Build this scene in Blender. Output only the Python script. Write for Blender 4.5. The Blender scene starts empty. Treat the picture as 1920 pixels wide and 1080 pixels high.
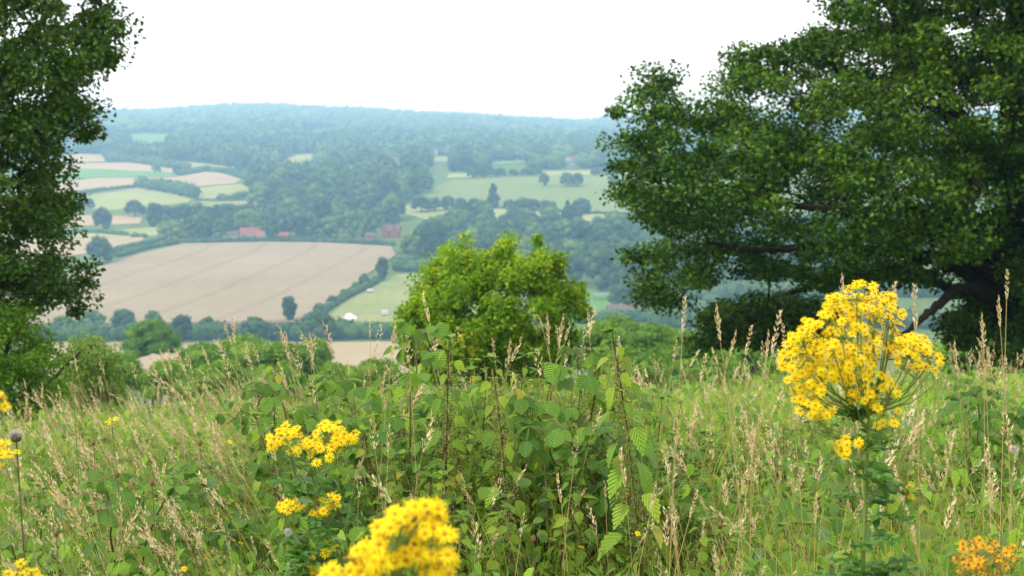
import bpy, math
import numpy as np
from mathutils import Vector, noise as mnoise
from mathutils.geometry import tessellate_polygon

# ------------------------------------------------------------------ camera, world, sun, exposure
EYE = 95.0
FPX = 50.0 / 36.0 * 1920.0
PITCH = math.atan(360.0 / FPX)
S = bpy.context.scene
C = S.collection
cd = bpy.data.cameras.new("camera")
cam = bpy.data.objects.new("camera", cd)
C.objects.link(cam)
cam.location = (0, 0, EYE)
cam.rotation_euler = (math.pi / 2 - PITCH, 0, 0)
cd.lens = 50.0
cd.sensor_width = 36.0
cd.clip_start = 0.05
cd.clip_end = 20000
cd.dof.use_dof = True
cd.dof.focus_distance = 4.3
cd.dof.aperture_fstop = 7.0
S.camera = cam

SUN_DIR = Vector((-0.50, -0.32, 0.80)).normalized()      # towards the sun
w = bpy.data.worlds.new("World")
S.world = w
w.use_nodes = True
nt = w.node_tree
nt.nodes.clear()
sky = nt.nodes.new("ShaderNodeTexSky")
sky.sky_type = 'NISHITA'
sky.sun_disc = False
sky.sun_elevation = math.asin(SUN_DIR.z)
sky.sun_rotation = math.atan2(SUN_DIR.x, SUN_DIR.y)
sky.dust_density = 4.0
sky.air_density = 1.0
hs = nt.nodes.new("ShaderNodeHueSaturation")             # thin bright overcast takes most of the blue away
hs.inputs["Saturation"].default_value = 0.22
hs.inputs["Value"].default_value = 1.0
bg = nt.nodes.new("ShaderNodeBackground")
bg.inputs["Strength"].default_value = 0.15
wo = nt.nodes.new("ShaderNodeOutputWorld")
nt.links.new(sky.outputs[0], hs.inputs["Color"])
cloud = nt.nodes.new("ShaderNodeMix")                   # an even sheet of bright thin cloud over the clear sky
cloud.data_type = 'RGBA'
cloud.inputs[0].default_value = 0.80
cloud.inputs[7].default_value = (7.3, 7.6, 7.9, 1)
nt.links.new(hs.outputs[0], cloud.inputs[6])
nt.links.new(cloud.outputs[2], bg.inputs["Color"])
nt.links.new(bg.outputs[0], wo.inputs["Surface"])

sl = bpy.data.lights.new("sun", 'SUN')
sl.energy = 1.5
sl.angle = math.radians(10)
sl.color = (1.0, 0.95, 0.86)
sun = bpy.data.objects.new("sun", sl)
C.objects.link(sun)
sun.rotation_euler = SUN_DIR.to_track_quat('Z', 'Y').to_euler()
sun.location = (0, -5, 120)

S.view_settings.view_transform = 'Standard'
S.view_settings.look = 'None'
S.view_settings.gamma = 1.0
S.view_settings.exposure = 0.78
cy = S.cycles
cy.max_bounces = 8
cy.diffuse_bounces = 4
cy.glossy_bounces = 2
cy.transmission_bounces = 4
cy.volume_bounces = 1
cy.transparent_max_bounces = 8
cy.use_adaptive_sampling = True
cy.adaptive_threshold = 0.006
cy.use_denoising = True
cy.caustics_reflective = False
cy.caustics_refractive = False

# ------------------------------------------------------------------ projection helpers
cp, sp = math.cos(PITCH), math.sin(PITCH)


def ray(px, py):
    u = 540.0 - py
    return np.array([px - 960.0, FPX * cp + u * sp, -FPX * sp + u * cp])


def at(px, py, Y):
    d = ray(px, py)
    return np.array([0, 0, EYE]) + d * (Y / d[1])


def at_n(px, py, Y):
    u = 540.0 - py
    dy = FPX * cp + u * sp
    k = Y / dy
    return np.stack([(px - 960.0) * k, Y + 0 * px, EYE + (-FPX * sp + u * cp) * k], 1)


# ------------------------------------------------------------------ terrain
_u = np.array([-0.62, -0.36, -0.27, -0.18, -0.12, -0.05, 0.02, 0.049, 0.07, 0.12, 0.25, 0.6])
_rows = [
    (2, [93.25]), (4, [93.05]), (7, [92.7]), (10, [92.2]), (15, [91.25]), (24, [88.7]), (40, [83]),
    (70, [72]), (110, [59]), (200, [39]), (300, [22]), (400, [10]), (500, [3]), (560, [1]), (620, [0]), (800, [0]), (950, [0]),
    (1080, [3, 3, 3, 3, 4, 6, 6, 6, 6, 6, 5, 4]),
    (1300, [9, 9, 9, 10, 14, 19, 21, 21, 21, 21, 20, 16]),
    (1500, [13, 13, 13, 13, 15, 19, 21, 21, 21, 21, 20, 18]),
    (1750, [19, 19, 19, 18, 17, 18, 19, 18, 18, 20, 22, 22]),
    (2300, [27, 27, 27, 26, 24, 22, 19, 17, 17, 19, 22, 24]),
    (3000, [34, 34, 34, 36, 34, 28, 20, 15, 16, 20, 25, 28]),
    (3800, [38, 38, 38, 48, 44, 32, 18, 9, 14, 22, 30, 32]),
    (4500, [34, 36, 38, 57, 46, 30, 14, 4, 19, 26, 34, 36]),
    (5200, [20, 20, 20, 30, 25, 15, 5, 0, 5, 10, 15, 15]),
    (7600, [5] * 12),
]
_D = np.array([r[0] for r in _rows], float)
_Z = np.array([r[1] * 12 if len(r[1]) == 1 else r[1] for r in _rows], float)


def terr(x, y):
    x = np.asarray(x, float)
    y = np.asarray(y, float)
    r = np.hypot(x, y)
    D = np.clip(np.where(y > 0, r * np.maximum(0.4, y / np.maximum(r, 1e-6)), r), 2, 7599)
    u = np.clip(x / np.maximum(y, np.maximum(1e-3, 0.3 * r)), -0.6199, 0.5999)
    i = np.clip(np.searchsorted(_D, D, side='right') - 1, 0, len(_D) - 2)
    t = (D - _D[i]) / (_D[i + 1] - _D[i])
    j = np.clip(np.searchsorted(_u, u, side='right') - 1, 0, len(_u) - 2)
    s = (u - _u[j]) / (_u[j + 1] - _u[j])
    s = s * s * (3 - 2 * s)
    # Catmull style smoothing along distance
    def row(k):
        k = np.clip(k, 0, len(_D) - 1)
        return _Z[k, j] * (1 - s) + _Z[k, j + 1] * s
    z0, z1 = row(i), row(i + 1)
    def slope(k):
        k = np.clip(k, 0, len(_D) - 1)
        a, b = np.clip(k - 1, 0, len(_D) - 1), np.clip(k + 1, 0, len(_D) - 1)
        return (row(b) - row(a)) / (_D[b] - _D[a])
    h = _D[i + 1] - _D[i]
    m0, m1 = slope(i) * h, slope(i + 1) * h
    t2, t3 = t * t, t * t * t
    z = (2 * t3 - 3 * t2 + 1) * z0 + (t3 - 2 * t2 + t) * m0 + (-2 * t3 + 3 * t2) * z1 + (t3 - t2) * m1
    # left side of the slope falls a little quicker, near only
    lf = np.clip(-x, 0, 12) * 0.04 * np.clip(r / 6, 0, 1) * np.clip((60 - r) / 40, 0, 1)
    rf = np.clip(x, 0, 12) * 0.02 * np.clip(r / 6, 0, 1) * np.clip((60 - r) / 40, 0, 1)
    z = z - lf + rf
    back = np.clip(-y / 8, 0, 1)
    return z * (1 - back) + 93.5 * back


def ground(px, py, lift=0.0):
    d = ray(px, py)
    d = d / d[1]
    Ys = np.geomspace(3, 7000, 900)
    z = EYE + d[2] * Ys
    g = terr(d[0] * Ys, Ys) + lift
    k = np.nonzero(z <= g)[0]
    if len(k) == 0:
        k = len(Ys) - 1
        Y = 4500.0
    else:
        k = k[0]
        a, b = Ys[max(k - 1, 0)], Ys[k]
        for _ in range(24):
            m = (a + b) / 2
            if EYE + d[2] * m <= float(terr(d[0] * m, m)) + lift:
                b = m
            else:
                a = m
        Y = b
    return np.array([d[0] * Y, Y, float(terr(d[0] * Y, Y)) + lift])


# ------------------------------------------------------------------ mesh collecting
class Geo:
    def __init__(self):
        self.V, self.F, self.U, self.M = [], [], [], []
        self.n = 0

    def add(self, V, F, UV=None, mat=0):
        V = np.asarray(V, float).reshape(-1, 3)
        F = np.asarray(F, int)
        if UV is None:
            UV = np.zeros((len(V), 2))
        self.V.append(V)
        self.F.append(F + self.n)
        self.U.append(UV)
        self.M.append(np.full(len(F), mat))
        self.n += len(V)

    def inst(self, T, R, s, p, mat=0):
        """template T=(V,F,UV), frames R (N,3,3) rows are x,y,z axes, scale s, position p"""
        V, F, UV = T
        N = len(p)
        if N == 0:
            return
        s = np.asarray(s, float)
        if s.ndim == 1:
            s = s[:, None].repeat(3, 1)
        W = np.einsum('vk,nk,nkj->nvj', V, s, R) + p[:, None, :]
        FF = (F[None] + (np.arange(N) * len(V))[:, None, None]).reshape(-1, F.shape[1])
        self.add(W.reshape(-1, 3), FF, np.tile(UV, (N, 1)), mat)

    def mesh(self, name, mats, smooth=True):
        me = bpy.data.meshes.new(name)
        V = np.concatenate(self.V)
        me.vertices.add(len(V))
        me.vertices.foreach_set("co", V.astype(np.float32).ravel())
        nl = sum(f.size for f in self.F)
        npoly = sum(len(f) for f in self.F)
        me.loops.add(nl)
        me.polygons.add(npoly)
        li = np.concatenate([f.ravel() for f in self.F])
        tot = np.concatenate([np.full(len(f), f.shape[1]) for f in self.F])
        st = np.concatenate([[0], np.cumsum(tot)[:-1]])
        me.loops.foreach_set("vertex_index", li.astype(np.int32))
        me.polygons.foreach_set("loop_start", st.astype(np.int32))
        me.polygons.foreach_set("loop_total", tot.astype(np.int32))
        me.polygons.foreach_set("material_index", np.concatenate(self.M).astype(np.int32))
        me.polygons.foreach_set("use_smooth", np.full(npoly, smooth))
        uv = me.uv_layers.new(name="uv")
        uv.data.foreach_set("uv", np.concatenate(self.U)[li].astype(np.float32).ravel())
        for m in (mats if isinstance(mats, (list, tuple)) else [mats]):
            me.materials.append(m)
        me.update()
        return me

    def obj(self, name, mats, parent=None, smooth=True, **k):
        return link(name, self.mesh(name, mats, smooth), parent, **k)


def link(name, me, parent=None, loc=None, **k):
    o = bpy.data.objects.new(name, me)
    C.objects.link(o)
    if parent:
        o.parent = parent
    if loc is not None:
        o.location = loc
    tag(o, **k)
    return o


def tag(o, label=None, cat=None, group=None, kind=None):
    if label: o["label"] = label
    if cat: o["category"] = cat
    if group: o["group"] = group
    if kind: o["kind"] = kind
    return o


def norm(a):
    return a / np.maximum(np.linalg.norm(a, axis=-1, keepdims=True), 1e-9)


def frames(Y, N):
    """rows: x = side, y = along leaf, z = normal"""
    Y = norm(Y)
    X = norm(np.cross(Y, N))
    Z = np.cross(X, Y)
    return np.stack([X, Y, Z], 1)


def tube(g, pts, rad, sides=6, mat=0):
    pts = np.asarray(pts, float)
    rad = np.asarray(rad, float) * np.ones(len(pts))
    t = norm(np.gradient(pts, axis=0))
    ref = np.array([0.31, 0.17, 0.93]) if abs(t[0][2]) < 0.8 else np.array([0.9, 0.3, 0.1])
    a = norm(np.cross(t, ref))
    b = np.cross(t, a)
    th = np.arange(sides) * 2 * np.pi / sides
    V = pts[:, None] + rad[:, None, None] * (np.cos(th)[None, :, None] * a[:, None] + np.sin(th)[None, :, None] * b[:, None])
    n = len(pts)
    i, j = np.meshgrid(np.arange(n - 1), np.arange(sides), indexing='ij')
    j2 = (j + 1) % sides
    F = np.stack([i * sides + j, i * sides + j2, (i + 1) * sides + j2, (i + 1) * sides + j], -1).reshape(-1, 4)
    UV = np.stack(np.meshgrid(np.arange(n) / n, th, indexing='ij'), -1).reshape(-1, 2)
    g.add(V.reshape(-1, 3), F, UV, mat)


def frusta(g, A, B, ra, rb, sides=5, mat=0):
    """many cone segments at once"""
    A, B = np.asarray(A), np.asarray(B)
    t = norm(B - A)
    ref = np.where(np.abs(t[:, 2:3]) < 0.8, np.array([[0.3, 0.2, 0.93]]), np.array([[0.9, 0.3, 0.1]]))
    a = norm(np.cross(t, ref))
    b = np.cross(t, a)
    th = np.arange(sides) * 2 * np.pi / sides
    ring = np.cos(th)[None, :, None] * a[:, None] + np.sin(th)[None, :, None] * b[:, None]
    V = np.concatenate([A[:, None] + ring * np.asarray(ra)[:, None, None], B[:, None] + ring * np.asarray(rb)[:, None, None]], 1)
    j = np.arange(sides)
    j2 = (j + 1) % sides
    F0 = np.stack([j, j2, j2 + sides, j + sides], 1)
    F = (F0[None] + (np.arange(len(A)) * 2 * sides)[:, None, None]).reshape(-1, 4)
    g.add(V.reshape(-1, 3), F, None, mat)


def inpoly(P, x, y):
    P = np.asarray(P, float)
    r = np.zeros(len(x), bool)
    for (x0, y0), (x1, y1) in zip(P, np.roll(P, -1, 0)):
        c = (y0 > y) != (y1 > y)
        with np.errstate(divide='ignore', invalid='ignore'):
            xx = (x1 - x0) * (y - y0) / (y1 - y0 + 1e-12) + x0
        r ^= c & (x < xx)
    return r


def edgedist(P, x, y):
    P = np.asarray(P, float)
    d = np.full(len(x), 1e9)
    for a, b in zip(P, np.roll(P, -1, 0)):
        ab = b - a
        t = np.clip(((x - a[0]) * ab[0] + (y - a[1]) * ab[1]) / (ab @ ab + 1e-9), 0, 1)
        d = np.minimum(d, np.hypot(x - a[0] - t * ab[0], y - a[1] - t * ab[1]))
    return d


def sample_poly(P, n, rng):
    P = np.asarray(P, float)
    lo, hi = P.min(0), P.max(0)
    out = np.zeros((0, 2))
    while len(out) < n:
        q = rng.uniform(lo, hi, (n * 3, 2))
        out = np.concatenate([out, q[inpoly(P, q[:, 0], q[:, 1])]])
    return out[:n]


LM = [(1610, 640, "big ragwort dome"), (1890, 640, "oak trunk"), (1230, 690, "tallest nettle"), (905, 620, "yellow-green bush"), (585, 820, "upper ragwort plates"), (575, 945, "middle ragwort tier"), (770, 1000, "nearest blurred ragwort"),
      (742, 670, "highest bramble shoot"), (30, 820, "thistle head"), (210, 785), (1850, 1045, "withering ragwort"), (60, 680, "left-hand shrub"), (1710, 922, "lone low ragwort sprig"), (1590, 842, "small low ragwort cluster"), (1090, 1025, "middle yellow hawkbit"),
      (306, 892, "hawkbit among brambles"), (1900, 843, "fluffy seed head"), (280, 640, "round bright tree"), (660, 655, "tan field strip"), (470, 447, "orange-roofed farmhouse"), (731, 440, "gabled brick house"), (925, 365, "tall pointed tree"), (1173, 555, "two round barn trees"),
      (1073, 337, "paired field oaks"), (540, 998, "white seed clock"), (20, 1065, "bottom left ragwort tip"), (728, 312, "distant village")]
LM = [l for l in LM if len(l) == 3]
PENDING = []


def whr(px, py):
    dd = [(math.hypot(px - l[0], (py - l[1]) * 1.2), l) for l in LM]
    d, l = min(dd, key=lambda v: v[0])
    dx, dy = px - l[0], py - l[1]
    a = math.degrees(math.atan2(-dy, dx)) % 360
    w8 = ["right of", "up and right of", "straight above", "up and left of", "left of", "down and left of", "straight below", "down and right of"][int((a + 22.5) // 45) % 8]
    return ("just " if d < 70 else "far " if d > 150 else "") + w8 + " the " + l[2]


def later(o, phrase, px, py):
    PENDING.append((o, phrase, px, py))
    return o


ORD = ["second", "third", "fourth", "fifth", "sixth", "seventh", "eighth", "ninth", "tenth", "eleventh", "twelfth", "thirteenth", "fourteenth", "fifteenth"]


def finish_labels():
    by = {}
    for o, ph, px, py in PENDING:
        by.setdefault(ph + " " + whr(px, py), []).append((o, px, py))
    for lab, L in by.items():
        if len(L) == 1:
            L[0][0]["label"] = lab
            continue
        L.sort(key=lambda v: v[1])
        n = len(L)
        for k, q in enumerate(L):
            if k == 0:
                w_ = "leftmost"
            elif k == n - 1:
                w_ = "rightmost"
            elif n == 3:
                w_ = "middle"
            elif k < n / 2:
                w_ = ORD[k - 1] + "-from-left"
            else:
                w_ = ORD[n - k - 2] + "-from-right"
            q[0]["label"] = w_ + " " + lab


def proj(x, y, z):
    dpt = y * cp + (EYE - z) * sp
    return 960 + FPX * x / dpt, 540 - FPX * (y * sp - (EYE - z) * cp) / dpt


# ------------------------------------------------------------------ leaf templates
def leaf_simple(w=0.32, fold=0.10, bend=0.12):
    V = np.array([[0, 0, 0], [w, .35, fold], [w * .8, .75, fold - bend * .5], [0, 1, -bend], [-w * .8, .75, fold - bend * .5], [-w, .35, fold]])
    F = np.array([[0, 1, 2, 3], [0, 3, 4, 5]])
    return V, F, np.stack([V[:, 0], V[:, 1]], 1)


def leaf_fine(width, peak=0.4, n=9, tooth=0.12, fold=0.10, droop=0.35, sharp=1.0, wavy=0.0):
    v = np.linspace(0, 1, n + 1)
    if peak < 0.45:
        prof = np.sin(np.pi * v ** (math.log(0.5) / math.log(peak))) ** sharp
    else:
        prof = np.sin(np.pi * v) ** 0.7
    wd = width * prof
    tz = np.where(np.arange(n + 1) % 2 == 0, 1 - tooth, 1 + tooth)
    wd = wd * tz
    zc = -droop * v ** 1.7
    yc = v - 0.25 * droop * v ** 2
    wz = wavy * np.where(np.arange(n + 1) % 2 == 0, 1, -1)
    mid = np.stack([0 * v, yc, zc], 1)
    R = np.stack([wd, yc + .05 * (tz - 1), zc + fold * wd / width + wz], 1)
    L = np.stack([-wd, yc + .05 * (tz - 1), zc + fold * wd / width + wz], 1)
    V = np.concatenate([mid, R, L])
    m = n + 1
    i = np.arange(n)
    F = np.concatenate([np.stack([i, m + i, m + i + 1, i + 1], 1), np.stack([i, i + 1, 2 * m + i + 1, 2 * m + i], 1)])
    UV = np.concatenate([np.stack([0 * v, v], 1), np.stack([wd / width, v], 1), np.stack([-wd / width, v], 1)])
    return V, F, UV


L_OAK = leaf_simple(0.34)
L_SMALL = leaf_simple(0.27)
L_NETTLE = leaf_fine(0.30, 0.36, 12, 0.13, 0.10, 0.45, 0.9)
L_BRAM = leaf_fine(0.42, 0.5, 10, 0.05, 0.10, 0.22)
L_HERB = leaf_fine(0.24, 0.38, 7, 0.05, 0.08, 0.30)
L_PETAL = (np.array([[0, 0, 0], [.11, .35, .02], [.10, .85, -.05], [0, 1, -.08], [-.10, .85, -.05], [-.11, .35, .02]]),
           np.array([[0, 1, 2, 3], [0, 3, 4, 5]]), np.zeros((6, 2)))
SPIKELET = (np.array([[0, 0, 0], [.17, .4, 0], [0, 1, 0], [-.17, .4, 0], [0, .45, .14]]),
            np.array([[0, 1, 4], [1, 2, 4], [2, 3, 4], [3, 0, 4]]), np.zeros((5, 2)))


# ------------------------------------------------------------------ materials
def mat_new(name):
    m = bpy.data.materials.new(name)
    m.use_nodes = True
    n = m.node_tree
    n.nodes.clear()
    return m, n


def N(n, t, **k):
    x = n.nodes.new(t)
    for a, b in k.items():
        setattr(x, a, b)
    return x


def ramp(n, fac, cols, pos=None):
    r = N(n, "ShaderNodeValToRGB")
    e = r.color_ramp.elements
    pos = pos or [i / (len(cols) - 1) for i in range(len(cols))]
    e[0].position, e[0].color = pos[0], (*cols[0], 1)
    e[1].position, e[1].color = pos[-1], (*cols[-1], 1)
    for c, p in zip(cols[1:-1], pos[1:-1]):
        q = e.new(p)
        q.color = (*c, 1)
    n.links.new(fac, r.inputs[0])
    return r.outputs[0]


def mixc(n, fac, a, b, mode='MIX'):
    m = N(n, "ShaderNodeMix", data_type='RGBA', blend_type=mode)
    for s, v in ((m.inputs[0], fac), (m.inputs[6], a), (m.inputs[7], b)):
        if isinstance(v, (int, float)):
            s.default_value = v
        elif isinstance(v, tuple):
            s.default_value = (*v, 1)
        else:
            n.links.new(v, s)
    return m.outputs[2]


def math2(n, op, a, b=0.0, c=None):
    m = N(n, "ShaderNodeMath", operation=op)
    for s, v in zip(m.inputs, (a, b, c)):
        if v is None:
            continue
        if isinstance(v, (int, float)):
            s.default_value = v
        else:
            n.links.new(v, s)
    return m.outputs[0]


def foliage(name, cols, pos=None, trans=0.35, rough=0.5, spec=0.3, veins=None, nscale=0.8, namp=0.35, objvar=0.0, tcol=None, under=None):
    """leaf material: colour by leaf, drifting by clump; optional pleated veins"""
    m, n = mat_new(name)
    geo = N(n, "ShaderNodeNewGeometry")
    tc = N(n, "ShaderNodeTexCoord")
    ns = N(n, "ShaderNodeTexNoise")
    ns.inputs["Scale"].default_value = nscale
    ns.inputs["Detail"].default_value = 3
    n.links.new(tc.outputs["Object"], ns.inputs["Vector"])
    f = math2(n, 'MULTIPLY_ADD', ns.outputs[0], namp * 2.2, -namp * 1.1)
    f = math2(n, 'ADD', geo.outputs["Random Per Island"], f)
    if objvar:
        oi = N(n, "ShaderNodeObjectInfo")
        g = math2(n, 'MULTIPLY_ADD', oi.outputs["Random"], objvar * 2, -objvar)
        f = math2(n, 'ADD', f, g)
    col = ramp(n, f, cols, pos)
    nrm = None
    if veins:
        uv = N(n, "ShaderNodeUVMap", uv_map="uv")
        sx = N(n, "ShaderNodeSeparateXYZ")
        n.links.new(uv.outputs[0], sx.inputs[0])
        au = math2(n, 'ABSOLUTE', sx.outputs[0])
        ph = math2(n, 'MULTIPLY_ADD', au, -veins[1], sx.outputs[1])
        wv = math2(n, 'SINE', math2(n, 'MULTIPLY', ph, veins[0]))
        k = math2(n, 'MULTIPLY_ADD', wv, 0.5, 0.5)
        kk = math2(n, 'POWER', k, 3.0)
        lite = mixc(n, 0.40, col, (0.36, 0.50, 0.22))
        col2 = mixc(n, math2(n, 'MULTIPLY', kk, veins[2]), col, lite)
        mid = math2(n, 'LESS_THAN', au, 0.05)
        col = mixc(n, math2(n, 'MULTIPLY', mid, 0.7), col2, lite)
        bp = N(n, "ShaderNodeBump")
        bp.inputs["Strength"].default_value = 0.8
        bp.inputs["Distance"].default_value = 0.008
        n.links.new(k, bp.inputs["Height"])
        nrm = bp.outputs[0]
    if under:
        col = mixc(n, math2(n, 'MULTIPLY', geo.outputs["Backfacing"], 0.7), col, under)
    p = N(n, "ShaderNodeBsdfPrincipled")
    p.inputs["Roughness"].default_value = rough
    p.inputs["Specular IOR Level"].default_value = spec
    n.links.new(col, p.inputs["Base Color"])
    if nrm:
        n.links.new(nrm, p.inputs["Normal"])
    o = N(n, "ShaderNodeOutputMaterial")
    if trans > 0:
        t = N(n, "ShaderNodeBsdfTranslucent")
        tcx = mixc(n, 1.0, col, tcol or (1.5, 1.6, 0.6), 'MULTIPLY')
        n.links.new(tcx, t.inputs[0])
        mx = N(n, "ShaderNodeMixShader")
        mx.inputs[0].default_value = trans
        n.links.new(p.outputs[0], mx.inputs[1])
        n.links.new(t.outputs[0], mx.inputs[2])
        n.links.new(mx.outputs[0], o.inputs[0])
    else:
        n.links.new(p.outputs[0], o.inputs[0])
    return m


def plain(name, cols, scale=6.0, rough=0.8, spec=0.2, detail=4, bump=0.0, island=False, metal=0.0):
    m, n = mat_new(name)
    tc = N(n, "ShaderNodeTexCoord")
    ns = N(n, "ShaderNodeTexNoise")
    ns.inputs["Scale"].default_value = scale
    ns.inputs["Detail"].default_value = detail
    n.links.new(tc.outputs["Object"], ns.inputs["Vector"])
    if island:
        f = N(n, "ShaderNodeNewGeometry").outputs["Random Per Island"]
    else:
        f = math2(n, 'MULTIPLY_ADD', ns.outputs[0], 2.0, -0.5)
    col = ramp(n, f, cols)
    p = N(n, "ShaderNodeBsdfPrincipled")
    p.inputs["Roughness"].default_value = rough
    p.inputs["Specular IOR Level"].default_value = spec
    p.inputs["Metallic"].default_value = metal
    n.links.new(col, p.inputs["Base Color"])
    if bump:
        b = N(n, "ShaderNodeBump")
        b.inputs["Strength"].default_value = 1.0
        b.inputs["Distance"].default_value = bump
        n.links.new(ns.outputs[0], b.inputs["Height"])
        n.links.new(b.outputs[0], p.inputs["Normal"])
    o = N(n, "ShaderNodeOutputMaterial")
    n.links.new(p.outputs[0], o.inputs[0])
    return m


def field_mat(name, c1, c2, stripe=None, big=0.01, fine=0.35):
    """crop or grass sheet: broad tone drift, fine mottling, thin paired tramlines along the rows"""
    m, n = mat_new(name)
    g = N(n, "ShaderNodeNewGeometry")
    a = N(n, "ShaderNodeTexNoise")
    a.inputs["Scale"].default_value = big
    a.inputs["Detail"].default_value = 6
    a.inputs["Roughness"].default_value = 0.6
    b = N(n, "ShaderNodeTexNoise")
    b.inputs["Scale"].default_value = fine
    b.inputs["Detail"].default_value = 3
    mp = N(n, "ShaderNodeMapping")
    mp.inputs["Rotation"].default_value = (0, 0, math.radians(-28))
    mp.inputs["Scale"].default_value = (1, 0.12, 1)
    n.links.new(g.outputs["Position"], a.inputs["Vector"])
    n.links.new(g.outputs["Position"], mp.inputs[0])
    n.links.new(mp.outputs[0], b.inputs["Vector"])
    f = math2(n, 'ADD', math2(n, 'MULTIPLY', a.outputs[0], 1.5), math2(n, 'MULTIPLY', b.outputs[0], 0.9))
    f = math2(n, 'ADD', f, -0.7)
    col = ramp(n, f, [c1, c2])
    if stripe:
        uv = N(n, "ShaderNodeUVMap", uv_map="uv")
        sx = N(n, "ShaderNodeSeparateXYZ")
        n.links.new(uv.outputs[0], sx.inputs[0])
        fr = math2(n, 'FRACT', sx.outputs[0])
        d1 = math2(n, 'ABSOLUTE', math2(n, 'SUBTRACT', fr, 0.465))
        d2 = math2(n, 'ABSOLUTE', math2(n, 'SUBTRACT', fr, 0.535))
        d = math2(n, 'MINIMUM', d1, d2)
        k = math2(n, 'LESS_THAN', d, 0.015)
        col = mixc(n, math2(n, 'MULTIPLY', k, 0.5), col, stripe)
    p = N(n, "ShaderNodeBsdfPrincipled")
    p.inputs["Roughness"].default_value = 0.9
    p.inputs["Specular IOR Level"].default_value = 0.1
    n.links.new(col, p.inputs["Base Color"])
    o = N(n, "ShaderNodeOutputMaterial")
    n.links.new(p.outputs[0], o.inputs[0])
    return m


M = {}
M['ground'] = plain("meadow_soil", [(0.045, 0.075, 0.015), (0.09, 0.14, 0.025), (0.13, 0.15, 0.04)], 0.4, 0.95, 0.05, 8)
M['oak'] = foliage("oak_leaves", [(0.012, 0.044, 0.002), (0.028, 0.082, 0.004), (0.115, 0.215, 0.009), (0.15, 0.22, 0.012)], [0, 0.45, 0.985, 1.0], 0.22, 0.5, 0.2, nscale=0.55, namp=0.75)
M['oakbark'] = plain("oak_bark", [(0.012, 0.010, 0.008), (0.035, 0.028, 0.02)], 9, 0.9, 0.1, 5, 0.02)
M['ltree'] = foliage("hawthorn_leaves", [(0.018, 0.056, 0.004), (0.038, 0.092, 0.006), (0.09, 0.165, 0.01), (0.16, 0.15, 0.02)], [0, 0.45, 0.975, 1.0], 0.30, 0.45, 0.3, nscale=0.7)
M['lshrub'] = foliage("shrub_leaves", [(0.05, 0.13, 0.008), (0.1, 0.21, 0.012), (0.19, 0.31, 0.02)], None, 0.4, 0.45, 0.3)
M['yshrub'] = foliage("dusty_shrub_leaves", [(0.10, 0.18, 0.03), (0.17, 0.27, 0.045), (0.26, 0.36, 0.07)], None, 0.35, 0.5, 0.3)
M['bush'] = foliage("maple_leaves", [(0.08, 0.185, 0.008), (0.155, 0.29, 0.012), (0.33, 0.45, 0.018), (0.5, 0.46, 0.03)], [0, 0.42, 0.97, 1.0], 0.42, 0.5, 0.25, nscale=0.9, namp=0.5)
M['bright'] = foliage("bright_leaves", [(0.06, 0.135, 0.012), (0.11, 0.22, 0.018), (0.21, 0.33, 0.03)], None, 0.3, 0.6, 0.15, nscale=4.0, namp=0.5, objvar=0.2)
M['dark'] = foliage("far_dark_leaves", [(0.01, 0.028, 0.008), (0.03, 0.066, 0.016), (0.075, 0.13, 0.032)], None, 0.0, 0.7, 0.1, nscale=4.0, namp=0.4, objvar=0.35)
M['mid'] = foliage("far_leaves", [(0.022, 0.058, 0.01), (0.06, 0.122, 0.02), (0.135, 0.205, 0.038)], None, 0.0, 0.7, 0.1, nscale=4.0, namp=0.4, objvar=0.35)
M['forest'] = foliage("forest_leaves", [(0.008, 0.026, 0.01), (0.036, 0.076, 0.018), (0.105, 0.17, 0.045)], None, 0.0, 0.7, 0.1, nscale=0.01, namp=0.6)
M['hedge'] = foliage("hedge_leaves", [(0.02, 0.05, 0.012), (0.04, 0.09, 0.016), (0.07, 0.13, 0.022)], None, 0.0, 0.7, 0.1, nscale=0.1)
M['bark'] = plain("far_bark", [(0.05, 0.04, 0.03), (0.10, 0.08, 0.06)], 1.0)
M['nettle'] = foliage("nettle_leaves", [(0.14, 0.27, 0.014), (0.25, 0.42, 0.02), (0.42, 0.55, 0.03), (0.56, 0.48, 0.04)], [0, 0.42, 0.93, 1.0], 0.38, 0.5, 0.3, (36, 0.45, 1.0), 4.0, 0.3, 0.12, under=(0.16, 0.24, 0.10))
M['nstem'] = plain("nettle_stem", [(0.035, 0.018, 0.018), (0.10, 0.07, 0.03)], 5, 0.6)
M['nseed'] = plain("nettle_seed", [(0.2, 0.22, 0.04), (0.4, 0.38, 0.12)], 30, 0.9, 0.1, island=True)
M['bram'] = foliage("bramble_leaves", [(0.07, 0.18, 0.012), (0.13, 0.28, 0.02), (0.22, 0.39, 0.03), (0.35, 0.45, 0.03)], [0, .5, .92, 1.0], 0.36, 0.55, 0.18, (38, 0.55, 1.3), 3.0, 0.25, 0.10, under=(0.22, 0.32, 0.20))
M['cane'] = plain("bramble_cane", [(0.10, 0.03, 0.02), (0.10, 0.12, 0.04)], 3, 0.5)
M['herb'] = foliage("herb_leaves", [(0.13, 0.29, 0.016), (0.23, 0.43, 0.025), (0.37, 0.55, 0.045)], None, 0.38, 0.5, 0.3, (40, 0.30, 0.5), 3.0, 0.3, 0.15, under=(0.2, 0.3, 0.13))
M['gstem'] = plain("green_stem", [(0.10, 0.16, 0.03), (0.20, 0.26, 0.05)], 5, 0.6)
M['grass'] = foliage("grass_blades", [(0.11, 0.24, 0.01), (0.21, 0.4, 0.015), (0.37, 0.52, 0.03), (0.56, 0.46, 0.12)], [0, .45, .85, 1.0], 0.3, 0.5, 0.3, nscale=0.7, namp=0.3)
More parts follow.
